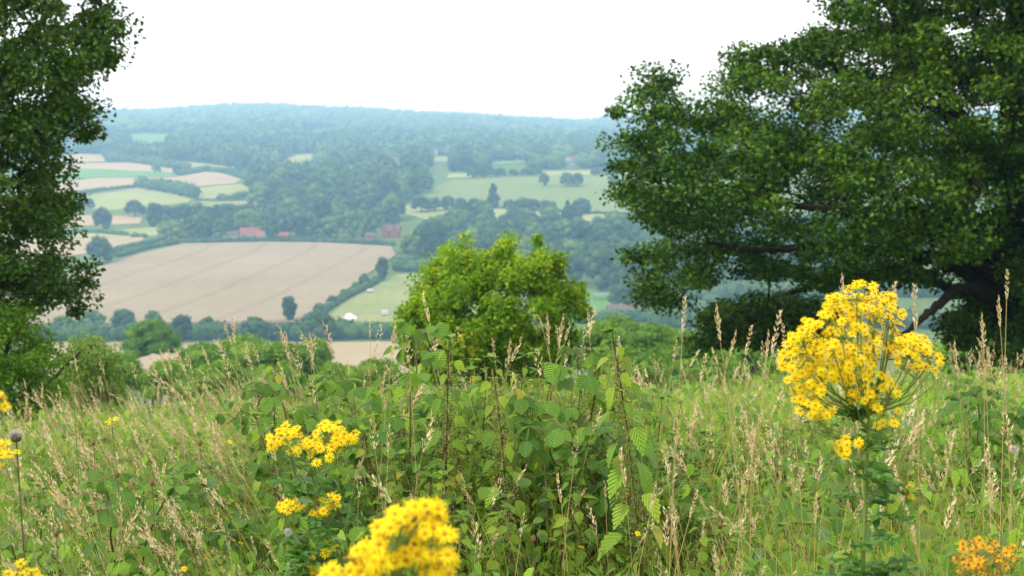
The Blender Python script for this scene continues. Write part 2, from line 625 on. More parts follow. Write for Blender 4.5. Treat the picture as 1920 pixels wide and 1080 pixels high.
M['dry'] = foliage("dry_grass", [(0.36, 0.23, 0.07), (0.50, 0.36, 0.14), (0.66, 0.52, 0.28)], None, 0.2, 0.6, 0.2, nscale=1.0, namp=0.3, tcol=(1.1, 1.0, 0.8))
M['seed'] = foliage("seed_head", [(0.5, 0.36, 0.17), (0.68, 0.53, 0.29), (0.84, 0.72, 0.48)], None, 0.25, 0.6, 0.2, nscale=2.0, namp=0.3, tcol=(1.1, 1.0, 0.8))
M['petal'] = foliage("ragwort_petal", [(0.9, 0.62, 0.002), (0.94, 0.71, 0.004), (0.96, 0.78, 0.01)], None, 0.35, 0.5, 0.2, nscale=8, namp=0.2, tcol=(1.1, 1.0, 0.5))
M['disc'] = plain("ragwort_disc", [(0.46, 0.17, 0.004), (0.72, 0.34, 0.008)], 300, 0.8)
M['brown'] = plain("spent_flower", [(0.20, 0.09, 0.02), (0.36, 0.18, 0.03)], 200, 0.9, island=True)
M['rust'] = foliage("rusty_petal", [(0.5, 0.18, 0.008), (0.74, 0.32, 0.01), (0.88, 0.54, 0.01)], None, 0.3, 0.5, 0.2, nscale=8, namp=0.2, tcol=(1.1, 1.0, 0.5))
M['rleaf'] = foliage("ragwort_leaves", [(0.05, 0.13, 0.025), (0.09, 0.20, 0.035), (0.15, 0.27, 0.05)], None, 0.35, 0.5, 0.3, nscale=5)
M['fluff'] = plain("seed_fluff", [(0.5, 0.46, 0.4), (0.62, 0.59, 0.54)], 50, 0.9)
M['thistle'] = plain("thistle_head", [(0.05, 0.035, 0.03), (0.12, 0.09, 0.06)], 60, 0.9)
M['knap'] = plain("brown_head", [(0.10, 0.05, 0.025), (0.22, 0.12, 0.06)], 60, 0.9)
M['roof_red'] = plain("clay_tiles", [(0.2, 0.075, 0.05), (0.29, 0.115, 0.08)], 1.2, 0.85)
M['roof_brown'] = plain("brown_tiles", [(0.1, 0.065, 0.055), (0.17, 0.11, 0.09)], 1.2, 0.85)
M['roof_grey'] = plain("grey_sheet", [(0.16, 0.17, 0.18), (0.24, 0.25, 0.27)], 1.2, 0.6)
M['brick'] = plain("red_brick", [(0.24, 0.07, 0.05), (0.34, 0.12, 0.08)], 1.5, 0.9)
M['render'] = plain("white_render", [(0.33, 0.32, 0.29), (0.42, 0.41, 0.38)], 0.8, 0.9)
M['glass'] = plain("window_glass", [(0.03, 0.04, 0.05), (0.06, 0.07, 0.08)], 1, 0.15, 0.6)
M['canvas'] = plain("tent_canvas", [(0.55, 0.55, 0.54), (0.62, 0.62, 0.6)], 1, 0.8)
M['metal'] = plain("galvanised", [(0.42, 0.44, 0.46), (0.55, 0.57, 0.59)], 3, 0.45, 0.5)
M['tyre'] = plain("tyre_rubber", [(0.02, 0.02, 0.02), (0.04, 0.04, 0.04)], 3, 0.9)
M['wood'] = plain("post_wood", [(0.14, 0.11, 0.08), (0.24, 0.20, 0.15)], 3, 0.9)
M['ballast'] = plain("ballast", [(0.15, 0.11, 0.10), (0.24, 0.18, 0.16)], 1.0, 0.95)
M['wheat'] = field_mat("ripe_wheat", (0.210, 0.163, 0.098), (0.295, 0.235, 0.143), (0.13, 0.085, 0.045))
M['wheat2'] = field_mat("ripe_barley", (0.27, 0.205, 0.115), (0.35, 0.27, 0.155))
M['pasture'] = field_mat("dry_pasture", (0.12, 0.18, 0.04), (0.26, 0.25, 0.09), None, 0.02)
M['green'] = field_mat("green_crop", (0.12, 0.165, 0.04), (0.165, 0.20, 0.055), None, 0.006)
M['lush'] = field_mat("lush_grass", (0.07, 0.17, 0.03), (0.12, 0.22, 0.05), None, 0.02)
M['yellow'] = field_mat("yellow_meadow", (0.18, 0.22, 0.06), (0.29, 0.29, 0.10), None, 0.02)

# ------------------------------------------------------------------ the ground: one polar sheet
ang = np.concatenate([np.linspace(-180, -40, 36)[:-1], np.linspace(-40, 40, 281)[:-1], np.linspace(40, 180, 36)[:-1]])
ang = np.radians(ang)
rad = np.concatenate([[0.25], np.geomspace(0.5, 5200, 360)])
A, R_ = np.meshgrid(ang, rad)
X, Y = R_ * np.sin(A), R_ * np.cos(A)
Z = terr(X, Y)
g = Geo()
V = np.stack([X, Y, Z], -1).reshape(-1, 3)
nr, na = A.shape
i, j = np.meshgrid(np.arange(nr - 1), np.arange(na), indexing='ij')
j2 = (j + 1) % na
F = np.stack([i * na + j, (i + 1) * na + j, (i + 1) * na + j2, i * na + j2], -1).reshape(-1, 4)[:, ::-1]
g.add(V, F)
g.add(np.concatenate([V[:na], [[0, 0, 93.3]]]), np.stack([np.arange(na), (np.arange(na) + 1) % na, np.full(na, na)], 1))
g.obj("ground", M['ground'], kind='structure')


# ------------------------------------------------------------------ fields as sheets of crop standing over the ground
def field(name, poly, mat, lift=0.5, step=None, uvf=None):
    P = np.array([ground(x, y)[:2] for x, y in poly])
    # smooth the outline and clip a grid with it
    lo, hi = P.min(0), P.max(0)
    Dm = P[:, 1].mean()
    step = step or max(4.0, Dm / 110)
    nx, ny = int((hi[0] - lo[0]) / step) + 2, int((hi[1] - lo[1]) / step) + 2
    import bmesh
    bm = bmesh.new()
    vs = [bm.verts.new((x, y, 0)) for x, y in P]
    f = bm.faces.new(vs)
    bmesh.ops.triangulate(bm, faces=[f])
    for ax, n_, l in ((0, nx, lo[0]), (1, ny, lo[1])):
        for k in range(1, n_):
            co = [0, 0, 0]
            no = [0, 0, 0]
            co[ax] = l + k * step
            no[ax] = 1
            bmesh.ops.bisect_plane(bm, geom=bm.verts[:] + bm.edges[:] + bm.faces[:], plane_co=co, plane_no=no)
    bm.verts.ensure_lookup_table()
    co = np.array([v.co[:] for v in bm.verts])
    zz = terr(co[:, 0], co[:, 1]) + lift
    for v, z in zip(bm.verts, zz):
        v.co.z = z
    be = [e for e in bm.edges if e.is_boundary]
    r = bmesh.ops.extrude_edge_only(bm, edges=be)
    for v in r['geom']:
        if isinstance(v, bmesh.types.BMVert):
            v.co.z -= lift + 0.6
    uv = bm.loops.layers.uv.new("uv")
    if uvf:
        for fc in bm.faces:
            for l in fc.loops:
                l[uv].uv = uvf(l.vert.co.x, l.vert.co.y)
    bmesh.ops.recalc_face_normals(bm, faces=bm.faces[:])
    me = bpy.data.meshes.new(name)
    bm.to_mesh(me)
    bm.free()
    me.materials.append(mat)
    return link(name, me, kind='structure')


def tram(x, y):
    # rows run away to the upper right and bend at the far headland
    yy = (y - 620) / 330.0
    bend = 40 * max(0, yy - 0.60) ** 2 * 4
    return ((x - 0.15 * (y - 620) + bend + 8 + 3 * math.sin(y / 60.0)) / 33.0, y / 50.0)


field("wheat_field", [(345, 458), (500, 455), (600, 456), (733, 463), (742, 480), (700, 508), (650, 545), (565, 603), (430, 606), (300, 607), (100, 609), (-60, 612), (-150, 590), (0, 558), (175, 506), (260, 478)], M['wheat'], 0.7, uvf=tram)
field("pasture", [(745, 515), (830, 511), (900, 512), (960, 530), (960, 604), (700, 604), (585, 600), (640, 568)], M['pasture'], 0.15)
field("wheat_field", [(40, 646), (760, 644), (900, 650), (900, 700), (700, 705), (400, 720), (40, 715)], M['wheat2'], 0.7)
field("pasture", [(1060, 541), (1140, 541), (1215, 548), (1215, 600), (1150, 606), (1060, 604)], M['lush'], 0.15)
field("green_field", [(790, 362), (850, 338), (930, 334), (1130, 330), (1400, 327), (1700, 332), (1700, 398), (1180, 401), (1040, 394), (900, 388), (770, 374)], M['green'], 0.5)
field("pasture", [(838, 334), (842, 326), (885, 326), (885, 332)], M['yellow'], 0.4)
field("pasture", [(1015, 330), (1020, 322), (1180, 319), (1300, 319), (1300, 325), (1130, 328)], M['yellow'], 0.4)
field("wheat_field", [(1000, 412), (1040, 399), (1180, 404), (1500, 404), (1500, 416), (1200, 418)], M['yellow'], 0.4)
field("pasture", [(748, 398), (765, 382), (860, 388), (1000, 395), (1030, 404), (960, 414), (800, 412)], M['yellow'], 0.3)
field("wheat_field", [(40, 330), (150, 307), (240, 306), (330, 313), (410, 324), (453, 337), (440, 345), (330, 353), (220, 357), (125, 366), (20, 372)], M['wheat2'], 0.6)
field("green_strip", [(60, 338), (150, 318), (205, 319), (225, 321), (300, 324), (348, 328), (330, 333), (250, 334), (180, 334), (120, 342), (60, 350)], M['lush'], 1.3)
field("pasture", [(60, 388), (140, 371), (205, 361), (262, 355), (300, 360), (360, 371), (352, 380), (280, 390), (180, 396), (60, 400)], M['yellow'], 0.4)
field("pasture", [(352, 356), (400, 350), (450, 346), (480, 358), (462, 370), (400, 375), (370, 372)], M['yellow'], 0.4)
field("pasture", [(372, 378), (420, 375), (466, 373), (463, 390), (400, 394)], M['pasture'], 0.4)
field("wheat_field", [(-60, 418), (128, 405), (200, 405), (268, 406), (262, 420), (170, 424), (-60, 432)], M['wheat2'], 0.6)
field("pasture", [(140, 436), (220, 432), (300, 426), (296, 442), (230, 447), (140, 446)], M['yellow'], 0.4)
field("wheat_field", [(-100, 450), (100, 449), (270, 446), (262, 460), (215, 470), (60, 490), (-100, 520)], M['wheat2'], 0.6)
field("pasture", [(245, 254), (300, 254), (338, 259), (290, 272), (250, 268)], M['lush'], 1.5)
field("wheat_field", [(100, 297), (150, 290), (200, 292), (196, 304), (100, 306)], M['wheat2'], 1.0)
field("pasture", [(525, 304), (560, 292), (592, 291), (590, 300), (555, 309)], M['yellow'], 1.2)
field("pasture", [(300, 309), (330, 303), (440, 315), (435, 321)], M['yellow'], 1.0)
field("pasture", [(605, 322), (640, 313), (670, 314), (668, 322)], M['yellow'], 1.2)
field("pasture", [(808, 305), (815, 295), (842, 295), (842, 304)], M['yellow'], 1.2)
FIELD_POLYS = [[(x, y) for x, y in P] for P in (
    [(235, 250), (330, 250), (348, 262), (300, 290), (240, 286)], [(512, 326), (540, 288), (600, 286), (600, 326), (560, 334)],
    [(285, 326), (330, 300), (450, 314), (440, 344), (330, 338)], [(596, 346), (636, 310), (680, 312), (680, 346)], [(798, 330), (806, 292), (850, 292), (850, 330)],
    [(85, 328), (120, 288), (205, 288), (200, 322)], [(690, 338), (700, 304), (760, 304), (760, 338)], [(440, 292), (450, 274), (520, 270), (530, 290)], [(905, 322), (910, 302), (990, 300), (1000, 318)], [(640, 294), (645, 274), (700, 272), (700, 294)],
    [(1050, 318), (1050, 304), (1090, 304), (1090, 318)])]
field("pasture", [(448, 277), (515, 272), (522, 278), (455, 284)], M['yellow'], 1.2)
field("pasture", [(912, 307), (985, 302), (992, 307), (915, 311)], M['lush'], 1.2)
field("pasture", [(645, 278), (695, 275), (695, 280), (650, 283)], M['yellow'], 1.2)

# ------------------------------------------------------------------ far tree prototypes (crown width 1, height 1; z from 0)
rs = np.random.RandomState


def ico(sub):
    import bmesh
    bm = bmesh.new()
    bmesh.ops.create_icosphere(bm, subdivisions=sub, radius=1)
    bm.verts.ensure_lookup_table()
    V = np.array([v.co[:] for v in bm.verts])
    F = np.array([[v.index for v in f.verts] for f in bm.faces])
    bm.free()
    return V, F


ICO3, ICO2, ICO1 = ico(3), ico(2), ico(1)


def crown(seed, shape='round', nleaf=900, size=0.055):
    r = rs(seed)
    g = Geo()
    lobes = []
    n = {'round': 13, 'oval': 12, 'cone': 11, 'wide': 16}[shape]
    for k in range(n):
        t = (k + 0.5) / n
        a = k * 2.4 + r.uniform(-.4, .4)
        if shape == 'cone':
            z = 0.12 + 0.78 * t
            rr = 0.30 * (1 - t) ** 0.8
            lr = 0.10 + 0.15 * (1 - t)
        elif shape == 'oval':
            z = 0.15 + 0.70 * t
            rr = 0.24 * math.sin(math.pi * (0.12 + 0.76 * t))
            lr = 0.20
        else:
            z = 0.22 + 0.58 * t ** 0.9
            rr = 0.34 * math.sqrt(max(0.03, 1 - t ** 1.8))
            lr = 0.19 + 0.03 * r.rand()
        lobes.append((np.array([rr * math.cos(a), rr * math.sin(a), z]), lr * r.uniform(.82, 1.12)))
    lobes.append((np.array([0, 0, 0.45]), 0.26))
    V0, F0 = ICO2
    for c, q in lobes:
        d = np.array([1 + 0.28 * mnoise.noise(Vector((v * 2.3 + c * 9).tolist())) for v in V0])
        g.add(c + V0 * d[:, None] * q * 0.84 * np.array([1, 1, .85]), F0, None, 0)
    per = nleaf // len(lobes)
    for c, q in lobes:
        d = norm(r.normal(size=(per, 3)))
        d[:, 2] = np.where(d[:, 2] < -0.4, -d[:, 2], d[:, 2])
        p = c + d * q * r.uniform(.80, 1.12, (per, 1)) * np.array([1, 1, .85])
        nn = norm(d + r.normal(size=(per, 3)) * .5)
        al = np.cross(nn, r.normal(size=(per, 3)))
        g.inst(L_OAK, frames(al, nn), size * r.uniform(.6, 1.3, per), p)
    return g


def trunk_geo(seed, h=0.4, rr=0.035):
    r = rs(seed)
    g = Geo()
    tube(g, [(0, 0, -0.04), (0.0, 0, 0.1), (0.01, 0, h * .6), (0.0, 0.01, h)], [rr * 1.4, rr, rr * .85, rr * .6], 7)
    for k in range(5):
        a = k * 1.3 + r.rand()
        tube(g, [(0, 0, h * .55 + k * .02), (.12 * math.cos(a), .12 * math.sin(a), h * .9), (.24 * math.cos(a), .24 * math.sin(a), h * 1.25)], [rr * .5, rr * .35, rr * .12], 5)
    return g


PROTO = {}
for shp, seeds in (('round', (1, 2, 3, 4)), ('wide', (5, 6)), ('oval', (7, 8)), ('cone', (9, 10))):
    for mk in ('dark', 'mid', 'bright'):
        if mk == 'bright' and shp in ('cone',):
            continue
        big = mk == 'bright'
        PROTO[shp, mk] = [(crown(s, shp, 3600 if big else 1000, 0.042 if big else 0.055).mesh("crown", M[mk]), trunk_geo(s).mesh("trunk", M['bark'])) for s in seeds]
TREES = []          # footprints, kept for the woods


def tree(px, py, top, wpx, shp='round', mk='dark', label=None, name='field_tree', group=None, seed=None, Y=None, parts=True, ch=None):
    """tree whose base is at pixel (px,py), top at row `top`, crown `wpx` wide"""
    if Y is None:
        b = ground(px, py)
    else:
        b = at(px, 540, Y)
        b[2] = float(terr(b[0], b[1]))
    k = b[1] / FPX
    h = float(at(px, top, b[1])[2] - b[2])
    wd = wpx * k / 0.98
    seed = len(TREES) if seed is None else seed
    cm, tm = PROTO[shp, mk][seed % len(PROTO[shp, mk])]
    root = link(name, None, loc=b, label=label, cat='tree', group=group)
    root.rotation_euler = (0, 0, seed * 1.7)
    if ch:
        c_ = link('crown', cm, root, loc=(0, 0, h - wd * ch * .97))
        c_.scale = (wd, wd, wd * ch)
        t_ = link('trunk', tm, root)
        t_.scale = (wd, wd, h / .75)
    else:
        root.scale = (wd, wd, h / 0.97)
        link('crown', cm, root)
        if parts:
            link('trunk', tm, root)
    TREES.append((b[0], b[1], wd))
    return root


# --- trees told apart one by one: (px, base, top, width, shape, tone, label)
for a in [
    (293, 326, 303, 19, 'round', 'mid', "small round tree at the green strip's upper edge, left of its darker neighbour"),
    (333, 328, 308, 21, 'round', 'dark', "small dark tree at the right end of the green strip between the tan fields"),
    (155, 394, 368, 46, 'wide', 'dark', "broad dark tree beside the left oak's edge below the yellow pasture"),
    (193, 434, 387, 38, 'round', 'dark', "tall dark tree standing between the two small tan fields on the left"),
    (253, 407, 373, 42, 'round', 'dark', "rounded dark tree at the right end of the upper small tan field"),
    (290, 425, 380, 42, 'oval', 'dark', "dark oval tree just right of the small tan field, in front of the yellow pasture"),
    (322, 454, 411, 56, 'round', 'mid', "fresh green rounded tree at the top left corner of the big wheat field"),
    (187, 494, 441, 54, 'round', 'dark', "large dark tree beside the left edge of the big wheat field"),
    (463, 442, 390, 54, 'round', 'bright', "yellow-green tree rising directly behind the orange-roofed farmhouse"),
    (507, 446, 405, 22, 'cone', 'mid', "pale green conical tree just right of the orange-roofed farmhouse"),
    (534, 446, 408, 20, 'cone', 'dark', "dark conical tree, second to the right of the orange-roofed farmhouse"),
    (660, 446, 394, 34, 'oval', 'mid', "tall oval tree left of the brick gabled house, leftmost of three"),
    (680, 446, 392, 30, 'oval', 'mid', "tall oval tree left of the brick gabled house, middle of three"),
    (698, 446, 394, 28, 'oval', 'dark', "tall oval tree left of the brick gabled house, nearest to it"),
    (1020, 349, 322, 22, 'round', 'mid', "small pale tree alone in the open green field, left of the double oak"),
    (1062, 350, 322, 28, 'wide', 'dark', "left half of the pair of dark oaks in the open green field"),
    (1082, 350, 323, 28, 'wide', 'dark', "right half of the pair of dark oaks in the open green field"),
    (1150, 349, 329, 22, 'round', 'dark', "small round tree in the open green field close to the big oak's edge"),
    (925, 389, 343, 34, 'cone', 'dark', "tall pointed dark tree above the hedgerow at the foot of the green field"),
    (1090, 402, 370, 40, 'round', 'dark', "dark round tree at the right end of the hedgerow below the green field"),
    (1064, 400, 374, 20, 'cone', 'dark', "small pointed tree left of the round tree ending the hedgerow"),
    (1158, 580, 530, 42, 'round', 'dark', "dark round tree beside the low brown barn, left one of two"),
    (1188, 583, 528, 48, 'round', 'dark', "dark round tree beside the low brown barn, right one of two"),
    (717, 525, 482, 33, 'oval', 'dark', "oval dark green tree at the right corner of the big wheat field"),
    (683, 538, 511, 23, 'round', 'mid', "small tree in the diagonal hedge just left of the oval tree"),
    (543, 602, 555, 38, 'oval', 'dark', "dense egg-shaped dark tree at the lower right corner of the big wheat field"),
    (667, 546, 527, 18, 'round', 'mid', "small bush tree in the diagonal hedge, second below the oval tree"),
    (645, 558, 541, 18, 'wide', 'mid', "small bush tree in the diagonal hedge, halfway down its length"),
    (622, 574, 553, 22, 'round', 'dark', "dark bush tree in the diagonal hedge, up and left of the white tent"),
    (598, 590, 567, 24, 'wide', 'mid', "bushy tree near the bottom of the diagonal hedge"),
    (120, 618, 590, 45, 'round', 'mid', "feathery grey-green tree nearest to the left oak along the wheat field's lower edge"),
    (172, 618, 580, 58, 'wide', 'mid', "open-crowned tree, first right of the left oak along the wheat field's lower edge"),
    (232, 620, 577, 50, 'round', 'mid', "bushy tree directly behind the bright green round tree, left side"),
    (287, 612, 580, 36, 'round', 'mid', "small tree top showing over the bright green round tree"),
    (342, 645, 587, 46, 'round', 'dark', "two-topped dark tree just right of the bright green round tree"),
    (390, 632, 593, 42, 'round', 'dark', "dark round tree between the two-topped tree and the purple-grey round tree"),
    (478, 640, 592, 58, 'wide', 'dark', "broad low dark purple-green tree on the wheat field's lower edge"),
    (602, 640, 578, 56, 'round', 'dark', "dark bushy tree left of the white tent"),
    (575, 640, 604, 50, 'wide', 'mid', "lower green bush tree left of and in front of the bushy tree by the tent"),
    (425, 640, 607, 34, 'round', 'mid', "small bushy tree left of the broad purple-green tree"),
    (520, 640, 607, 40, 'round', 'mid', "small bushy tree right of the broad purple-green tree"),
]:
    tree(*a[:6], label=a[6])

grp = "hedgerow trees at the foot of the green field"
for k, (x, b, t, w_) in enumerate([(790, 398, 366, 40), (815, 396, 368, 30), (840, 394, 366, 32), (863, 391, 369, 26), (888, 392, 370, 28), (955, 391, 373, 26), (975, 391, 374, 26), (1000, 393, 372, 30), (1022, 396, 374, 26), (1035, 396, 376, 20)]):
    later(tree(x, b, t, w_, 'round', 'dark', group=grp), "dark hedgerow tree", x, t + 8)
grp = "row of trees along the top of the green field"
for k, (x, b, t, w_) in enumerate([(885, 334, 314, 22), (900, 334, 313, 22), (918, 333, 311, 26), (938, 333, 313, 24), (962, 330, 316, 22), (985, 330, 315, 24), (1005, 330, 313, 24), (1117, 329, 314, 22), (1135, 329, 313, 24), (1155, 329, 313, 26)]):
    later(tree(x, b, t, w_, 'wide', 'dark', group=grp), "green field edge tree", x, t + 5)
grp = "garden and roadside trees around the orange-roofed farmhouse"
r = rs(77)
for x in range(345, 640, 13):
    if 424 < x < 500:
        b, t = 432 - r.randint(4), 386 + r.randint(12)
    else:
        b, t = 447 - r.randint(5), 396 + r.randint(22)
    later(tree(x + r.randint(-3, 4), b, t, r.randint(30, 46), ['round', 'oval', 'round'][r.randint(3)], ['dark', 'mid', 'mid'][r.randint(3)], group=grp),
          "leafy tree behind the wheat field", x, t + 10)
for x in range(300, 480, 12):
    t = 376 + r.randint(12)
    later(tree(x, 421 - r.randint(8), t, r.randint(30, 42), 'round', 'dark', group="back row of trees below the yellow pasture"), "dark back-row tree", x, t + 8)

# wood in the middle: individual trees packed together
r = rs(5)
grp = "trees packed in the dark wood behind the yellow-green bush"
wood = [(752, 500), (766, 466), (800, 442), (870, 428), (1000, 425), (1120, 438), (1230, 450), (1400, 470), (1400, 545), (1180, 552), (1080, 540), (900, 505), (840, 498)]
pts = []
while len(pts) < 105:
    q = sample_poly(wood, 1, r)[0]
    p = ground(*q)
    if all(math.hypot(p[0] - a[0], p[1] - a[1]) > 7.5 for a, _ in pts):
        pts.append((p, q))
    elif r.rand() < 0.01:
        pts.append((p, q))
for p, q in pts:
    hpx = r.uniform(16, 21) * FPX / p[1]
    later(tree(q[0], q[1], q[1] - hpx, hpx * r.uniform(.75, 1.15), ['round', 'wide', 'round', 'oval'][r.randint(4)], ['dark', 'dark', 'mid'][r.randint(3)],
         group=grp), "woodland tree", q[0], q[1] - hpx * .8)

# wooded valley between the left hill and the green field
r = rs(8)
grp = "trees of the wooded valley between the left hill and the green field"
val = [(480, 395), (478, 350), (560, 335), (700, 330), (830, 335), (838, 342), (800, 362), (745, 395), (735, 430), (700, 425), (560, 420), (500, 415)]
pts = []
for _ in range(6000):
    q = sample_poly(val, 1, r)[0]
    p = ground(*q)
    if all(math.hypot(p[0] - a[0], p[1] - a[1]) > 11.5 for a, _ in pts):
        pts.append((p, q))
    if len(pts) >= 115:
        break
for p, q in pts:
    hpx = r.uniform(11, 23) * FPX / p[1]
    later(tree(q[0], q[1], q[1] - hpx, hpx * r.uniform(.8, 1.2), ['round', 'wide', 'round', 'oval', 'cone'][r.randint(5)], ['dark', 'mid', 'mid', 'dark', 'mid', 'mid'][r.randint(6)],
         group=grp, parts=False), "hazy valley tree", q[0], q[1] - hpx * .8)

# nearer trees down the slope
for (x, top, w_, Y, shp, lab) in [
    (280, 596, 112, 190, 'wide', "bright green rounded tree with a dark underside, below the wheat field on the left"),
    (372, 640, 150, 105, 'round', "bright green tree top behind the meadow, just right of the round tree"),
    (452, 626, 165, 110, 'wide', "bright green tree top behind the meadow in front of the broad purple-green tree"),
    (532, 636, 140, 100, 'round', "bright green tree top left of the tan strip, in front of the dark bushes"),
    (590, 634, 85, 118, 'oval', "olive green tree top nearest the tan strip behind the meadow"),
    (215, 660, 120, 85, 'wide', "pale green tree top over the left of the meadow"),
    (310, 672, 120, 80, 'round', "pale green tree low behind the meadow below the bright rounded tree"),
    (410, 672, 150, 70, 'wide', "low green tree top just over the grass, below the two brightest tops"),
    (520, 684, 150, 66, 'wide', "low green tree top just over the grass, left of the tan strip"),
    (130, 690, 130, 60, 'round', "green tree low between the left shrub and the grasses"),
    (630, 678, 130, 58, 'wide', "low green tree top standing right in front of the tan strip"),
    (1108, 606, 120, 75, 'round', "bright green tree just right of the yellow-green bush"),
    (1160, 590, 140, 92, 'wide', "light green rounded tree left of the big oak's lowest branches"),
    (1232, 604, 130, 85, 'round', "light green tree partly under the big oak's left edge"),
    (1310, 618, 140, 80, 'wide', "green tree beneath the big oak's drooping branches"),
    (1400, 628, 150, 75, 'wide', "green tree behind the grasses left of the big ragwort"),
    (1180, 650, 170, 55, 'wide', "low green tree top just over the grass, right of the bush"),
    (1330, 662, 170, 52, 'round', "low green tree top under the oak's left boughs"),
    (1500, 655, 170, 60, 'wide', "green tree top hidden behind the big ragwort"),
    (1760, 640, 150, 60, 'round', "green tree top between the big ragwort and the oak trunk"),
    (705, 670, 120, 60, 'wide', "low green tree top between the tan strip and the yellow-green bush"),
]:
    tree(x, 700, top, w_, shp, 'bright', label=lab, Y=Y, name='bright_tree', group="bright trees down the slope", ch=.8 if shp != 'oval' else 1.1)


# ------------------------------------------------------------------ hedges
def hedge(pix, h, wd, label, mk='hedge', seed=0):
    r = rs(seed + 300)
    P = np.array([ground(x, y) for x, y in pix])
    seg = np.linalg.norm(np.diff(P[:, :2], axis=0), axis=1)
    L = seg.sum()
    n = max(6, int(L / (wd * 0.55)))
    t = np.linspace(0, L, n)
    cs = np.concatenate([[0], np.cumsum(seg)])
    xs, ys = np.interp(t, cs, P[:, 0]), np.interp(t, cs, P[:, 1])
    g = Geo()
    b0 = np.array([xs[0], ys[0], float(terr(xs[0], ys[0]))])
    V0, F0 = ICO2
    for x, y in zip(xs, ys):
        z = float(terr(x, y))
        s = r.uniform(.75, 1.25)
        c = np.array([x + r.uniform(-.15, .15) * wd, y + r.uniform(-.15, .15) * wd, z + h * s * 0.42])
        d = np.array([1 + 0.3 * mnoise.noise(Vector((v * 2 + c * .7).tolist())) for v in V0])
        g.add(c + V0 * d[:, None] * np.array([wd * .55, wd * .55, h * s * .55]) - b0, F0)
        m = 50
        dd = norm(r.normal(size=(m, 3)))
        dd[:, 2] = abs(dd[:, 2])
        p = c + dd * np.array([wd * .6, wd * .6, h * s * .58]) * r.uniform(.85, 1.12, (m, 1)) - b0
        nn = norm(dd + r.normal(size=(m, 3)) * .5)
        g.inst(L_OAK, frames(np.cross(nn, r.normal(size=(m, 3))), nn), h * .17 * r.uniform(.7, 1.4, m), p)
    return g.obj('hedge', M[mk], loc=b0, label=label, cat='hedge')


hedge([(350, 455), (480, 453), (600, 454), (738, 461)], 3.0, 3.2, "long clipped hedge along the far edge of the big wheat field", seed=1)
hedge([(215, 474), (260, 464), (300, 455)], 3.5, 4, "dark hedge running up beside the top left corner of the big wheat field", seed=2)
hedge([(222, 482), (275, 467), (330, 457)], 3.0, 4, "lower of two hedges beside the top left corner of the big wheat field", seed=3)
hedge([(130, 366), (190, 359), (262, 352)], 3.5, 4, "thin hedge under the tan and green hill fields, left half", seed=4)
hedge([(262, 352), (300, 356), (335, 362), (362, 371)], 10, 12, "thick hedge of dark trees between the two yellow pastures", seed=5)
hedge([(150, 437), (195, 438), (237, 442)], 3.0, 4, "low dark hedge across the small fields left of the wheat field", seed=6)
hedge([(250, 445), (272, 445)], 3.0, 4, "short isolated hedge in the small yellow field", seed=7)
hedge([(712, 524), (690, 540), (655, 556), (625, 574), (600, 592), (575, 604)], 3.0, 3.8, "overgrown diagonal hedge down the right edge of the big wheat field", seed=8)
hedge([(752, 508), (790, 508), (838, 506)], 8, 12, "thick rounded hedge at the left foot of the dark wood", seed=9)
hedge([(-20, 640), (130, 638), (300, 638), (440, 636), (560, 638)], 6.0, 6, "long dark hedge along the wheat field's lower edge", seed=10)
hedge([(560, 636), (620, 634), (690, 634), (770, 634)], 7.5, 8, "dark hedge in front of the pasture with the white tent", seed=11)
hedge([(440, 372), (455, 370), (472, 369)], 5, 6, "short hedge at the right end of the yellow hill pasture", seed=12)
hedge([(412, 374), (425, 374)], 4.5, 6, "single low bush clump in the yellow hill pasture", seed=13)
hedge([(370, 376), (420, 378), (470, 376)], 2.0, 3, "thin low hedge under the right-hand yellow hill pasture", seed=14)
hedge([(1040, 397), (1180, 403), (1400, 402)], 2.2, 3, "thin hedge below the green field by the big oak", seed=15)
hedge([(1090, 606), (1140, 603), (1200, 603), (1400, 606)], 5, 6, "hedge of small bushes in front of the low brown barn", seed=16)
hedge([(1180, 420), (1300, 425), (1500, 425), (1800, 428)], 9, 12, "belt of trees below the orange-tan strip behind the big oak", seed=17)
hedge([(338, 330), (380, 322), (430, 324), (470, 338)], 6, 8, "hedge along the upper right rim of the tan hill field", seed=18)
hedge([(205, 303), (250, 303), (300, 312), (345, 318)], 9, 12, "dark tree hedge above the tan hill field", seed=19)

hedge([(1225, 482), (1350, 478), (1500, 476), (1700, 478), (1950, 482)], 15, 18, "belt of dark woodland behind the oak's middle boughs", mk='dark', seed=20)
hedge([(1215, 520), (1350, 522), (1500, 520), (1640, 522)], 14, 16, "dark woodland edge behind the oak's lower left boughs", mk='dark', seed=21)
hedge([(1240, 560), (1350, 562), (1480, 560), (1600, 566)], 9, 11, "dark thicket seen below the oak's left boughs", mk='dark', seed=22)
hedge([(1640, 556), (1760, 556), (1900, 558)], 8, 10, "bluish thicket seen between the oak's trunk and drooping limb", mk='dark', seed=23)

hedge([(1225, 590), (1350, 588), (1480, 590), (1640, 590)], 8, 9, "dark hedge seen low under the oak's lower left boughs", mk='dark', seed=24)
hedge([(1230, 612), (1350, 612), (1500, 614), (1700, 614), (1900, 616)], 8, 9, "lowest dark hedge glimpsed beneath the oak above the meadow", mk='dark', seed=25)

# ------------------------------------------------------------------ the far wood: one mass
r = rs(42)
allf = [[(x, y) for x, y in P] for P in FIELD_POLYS]
pos = []
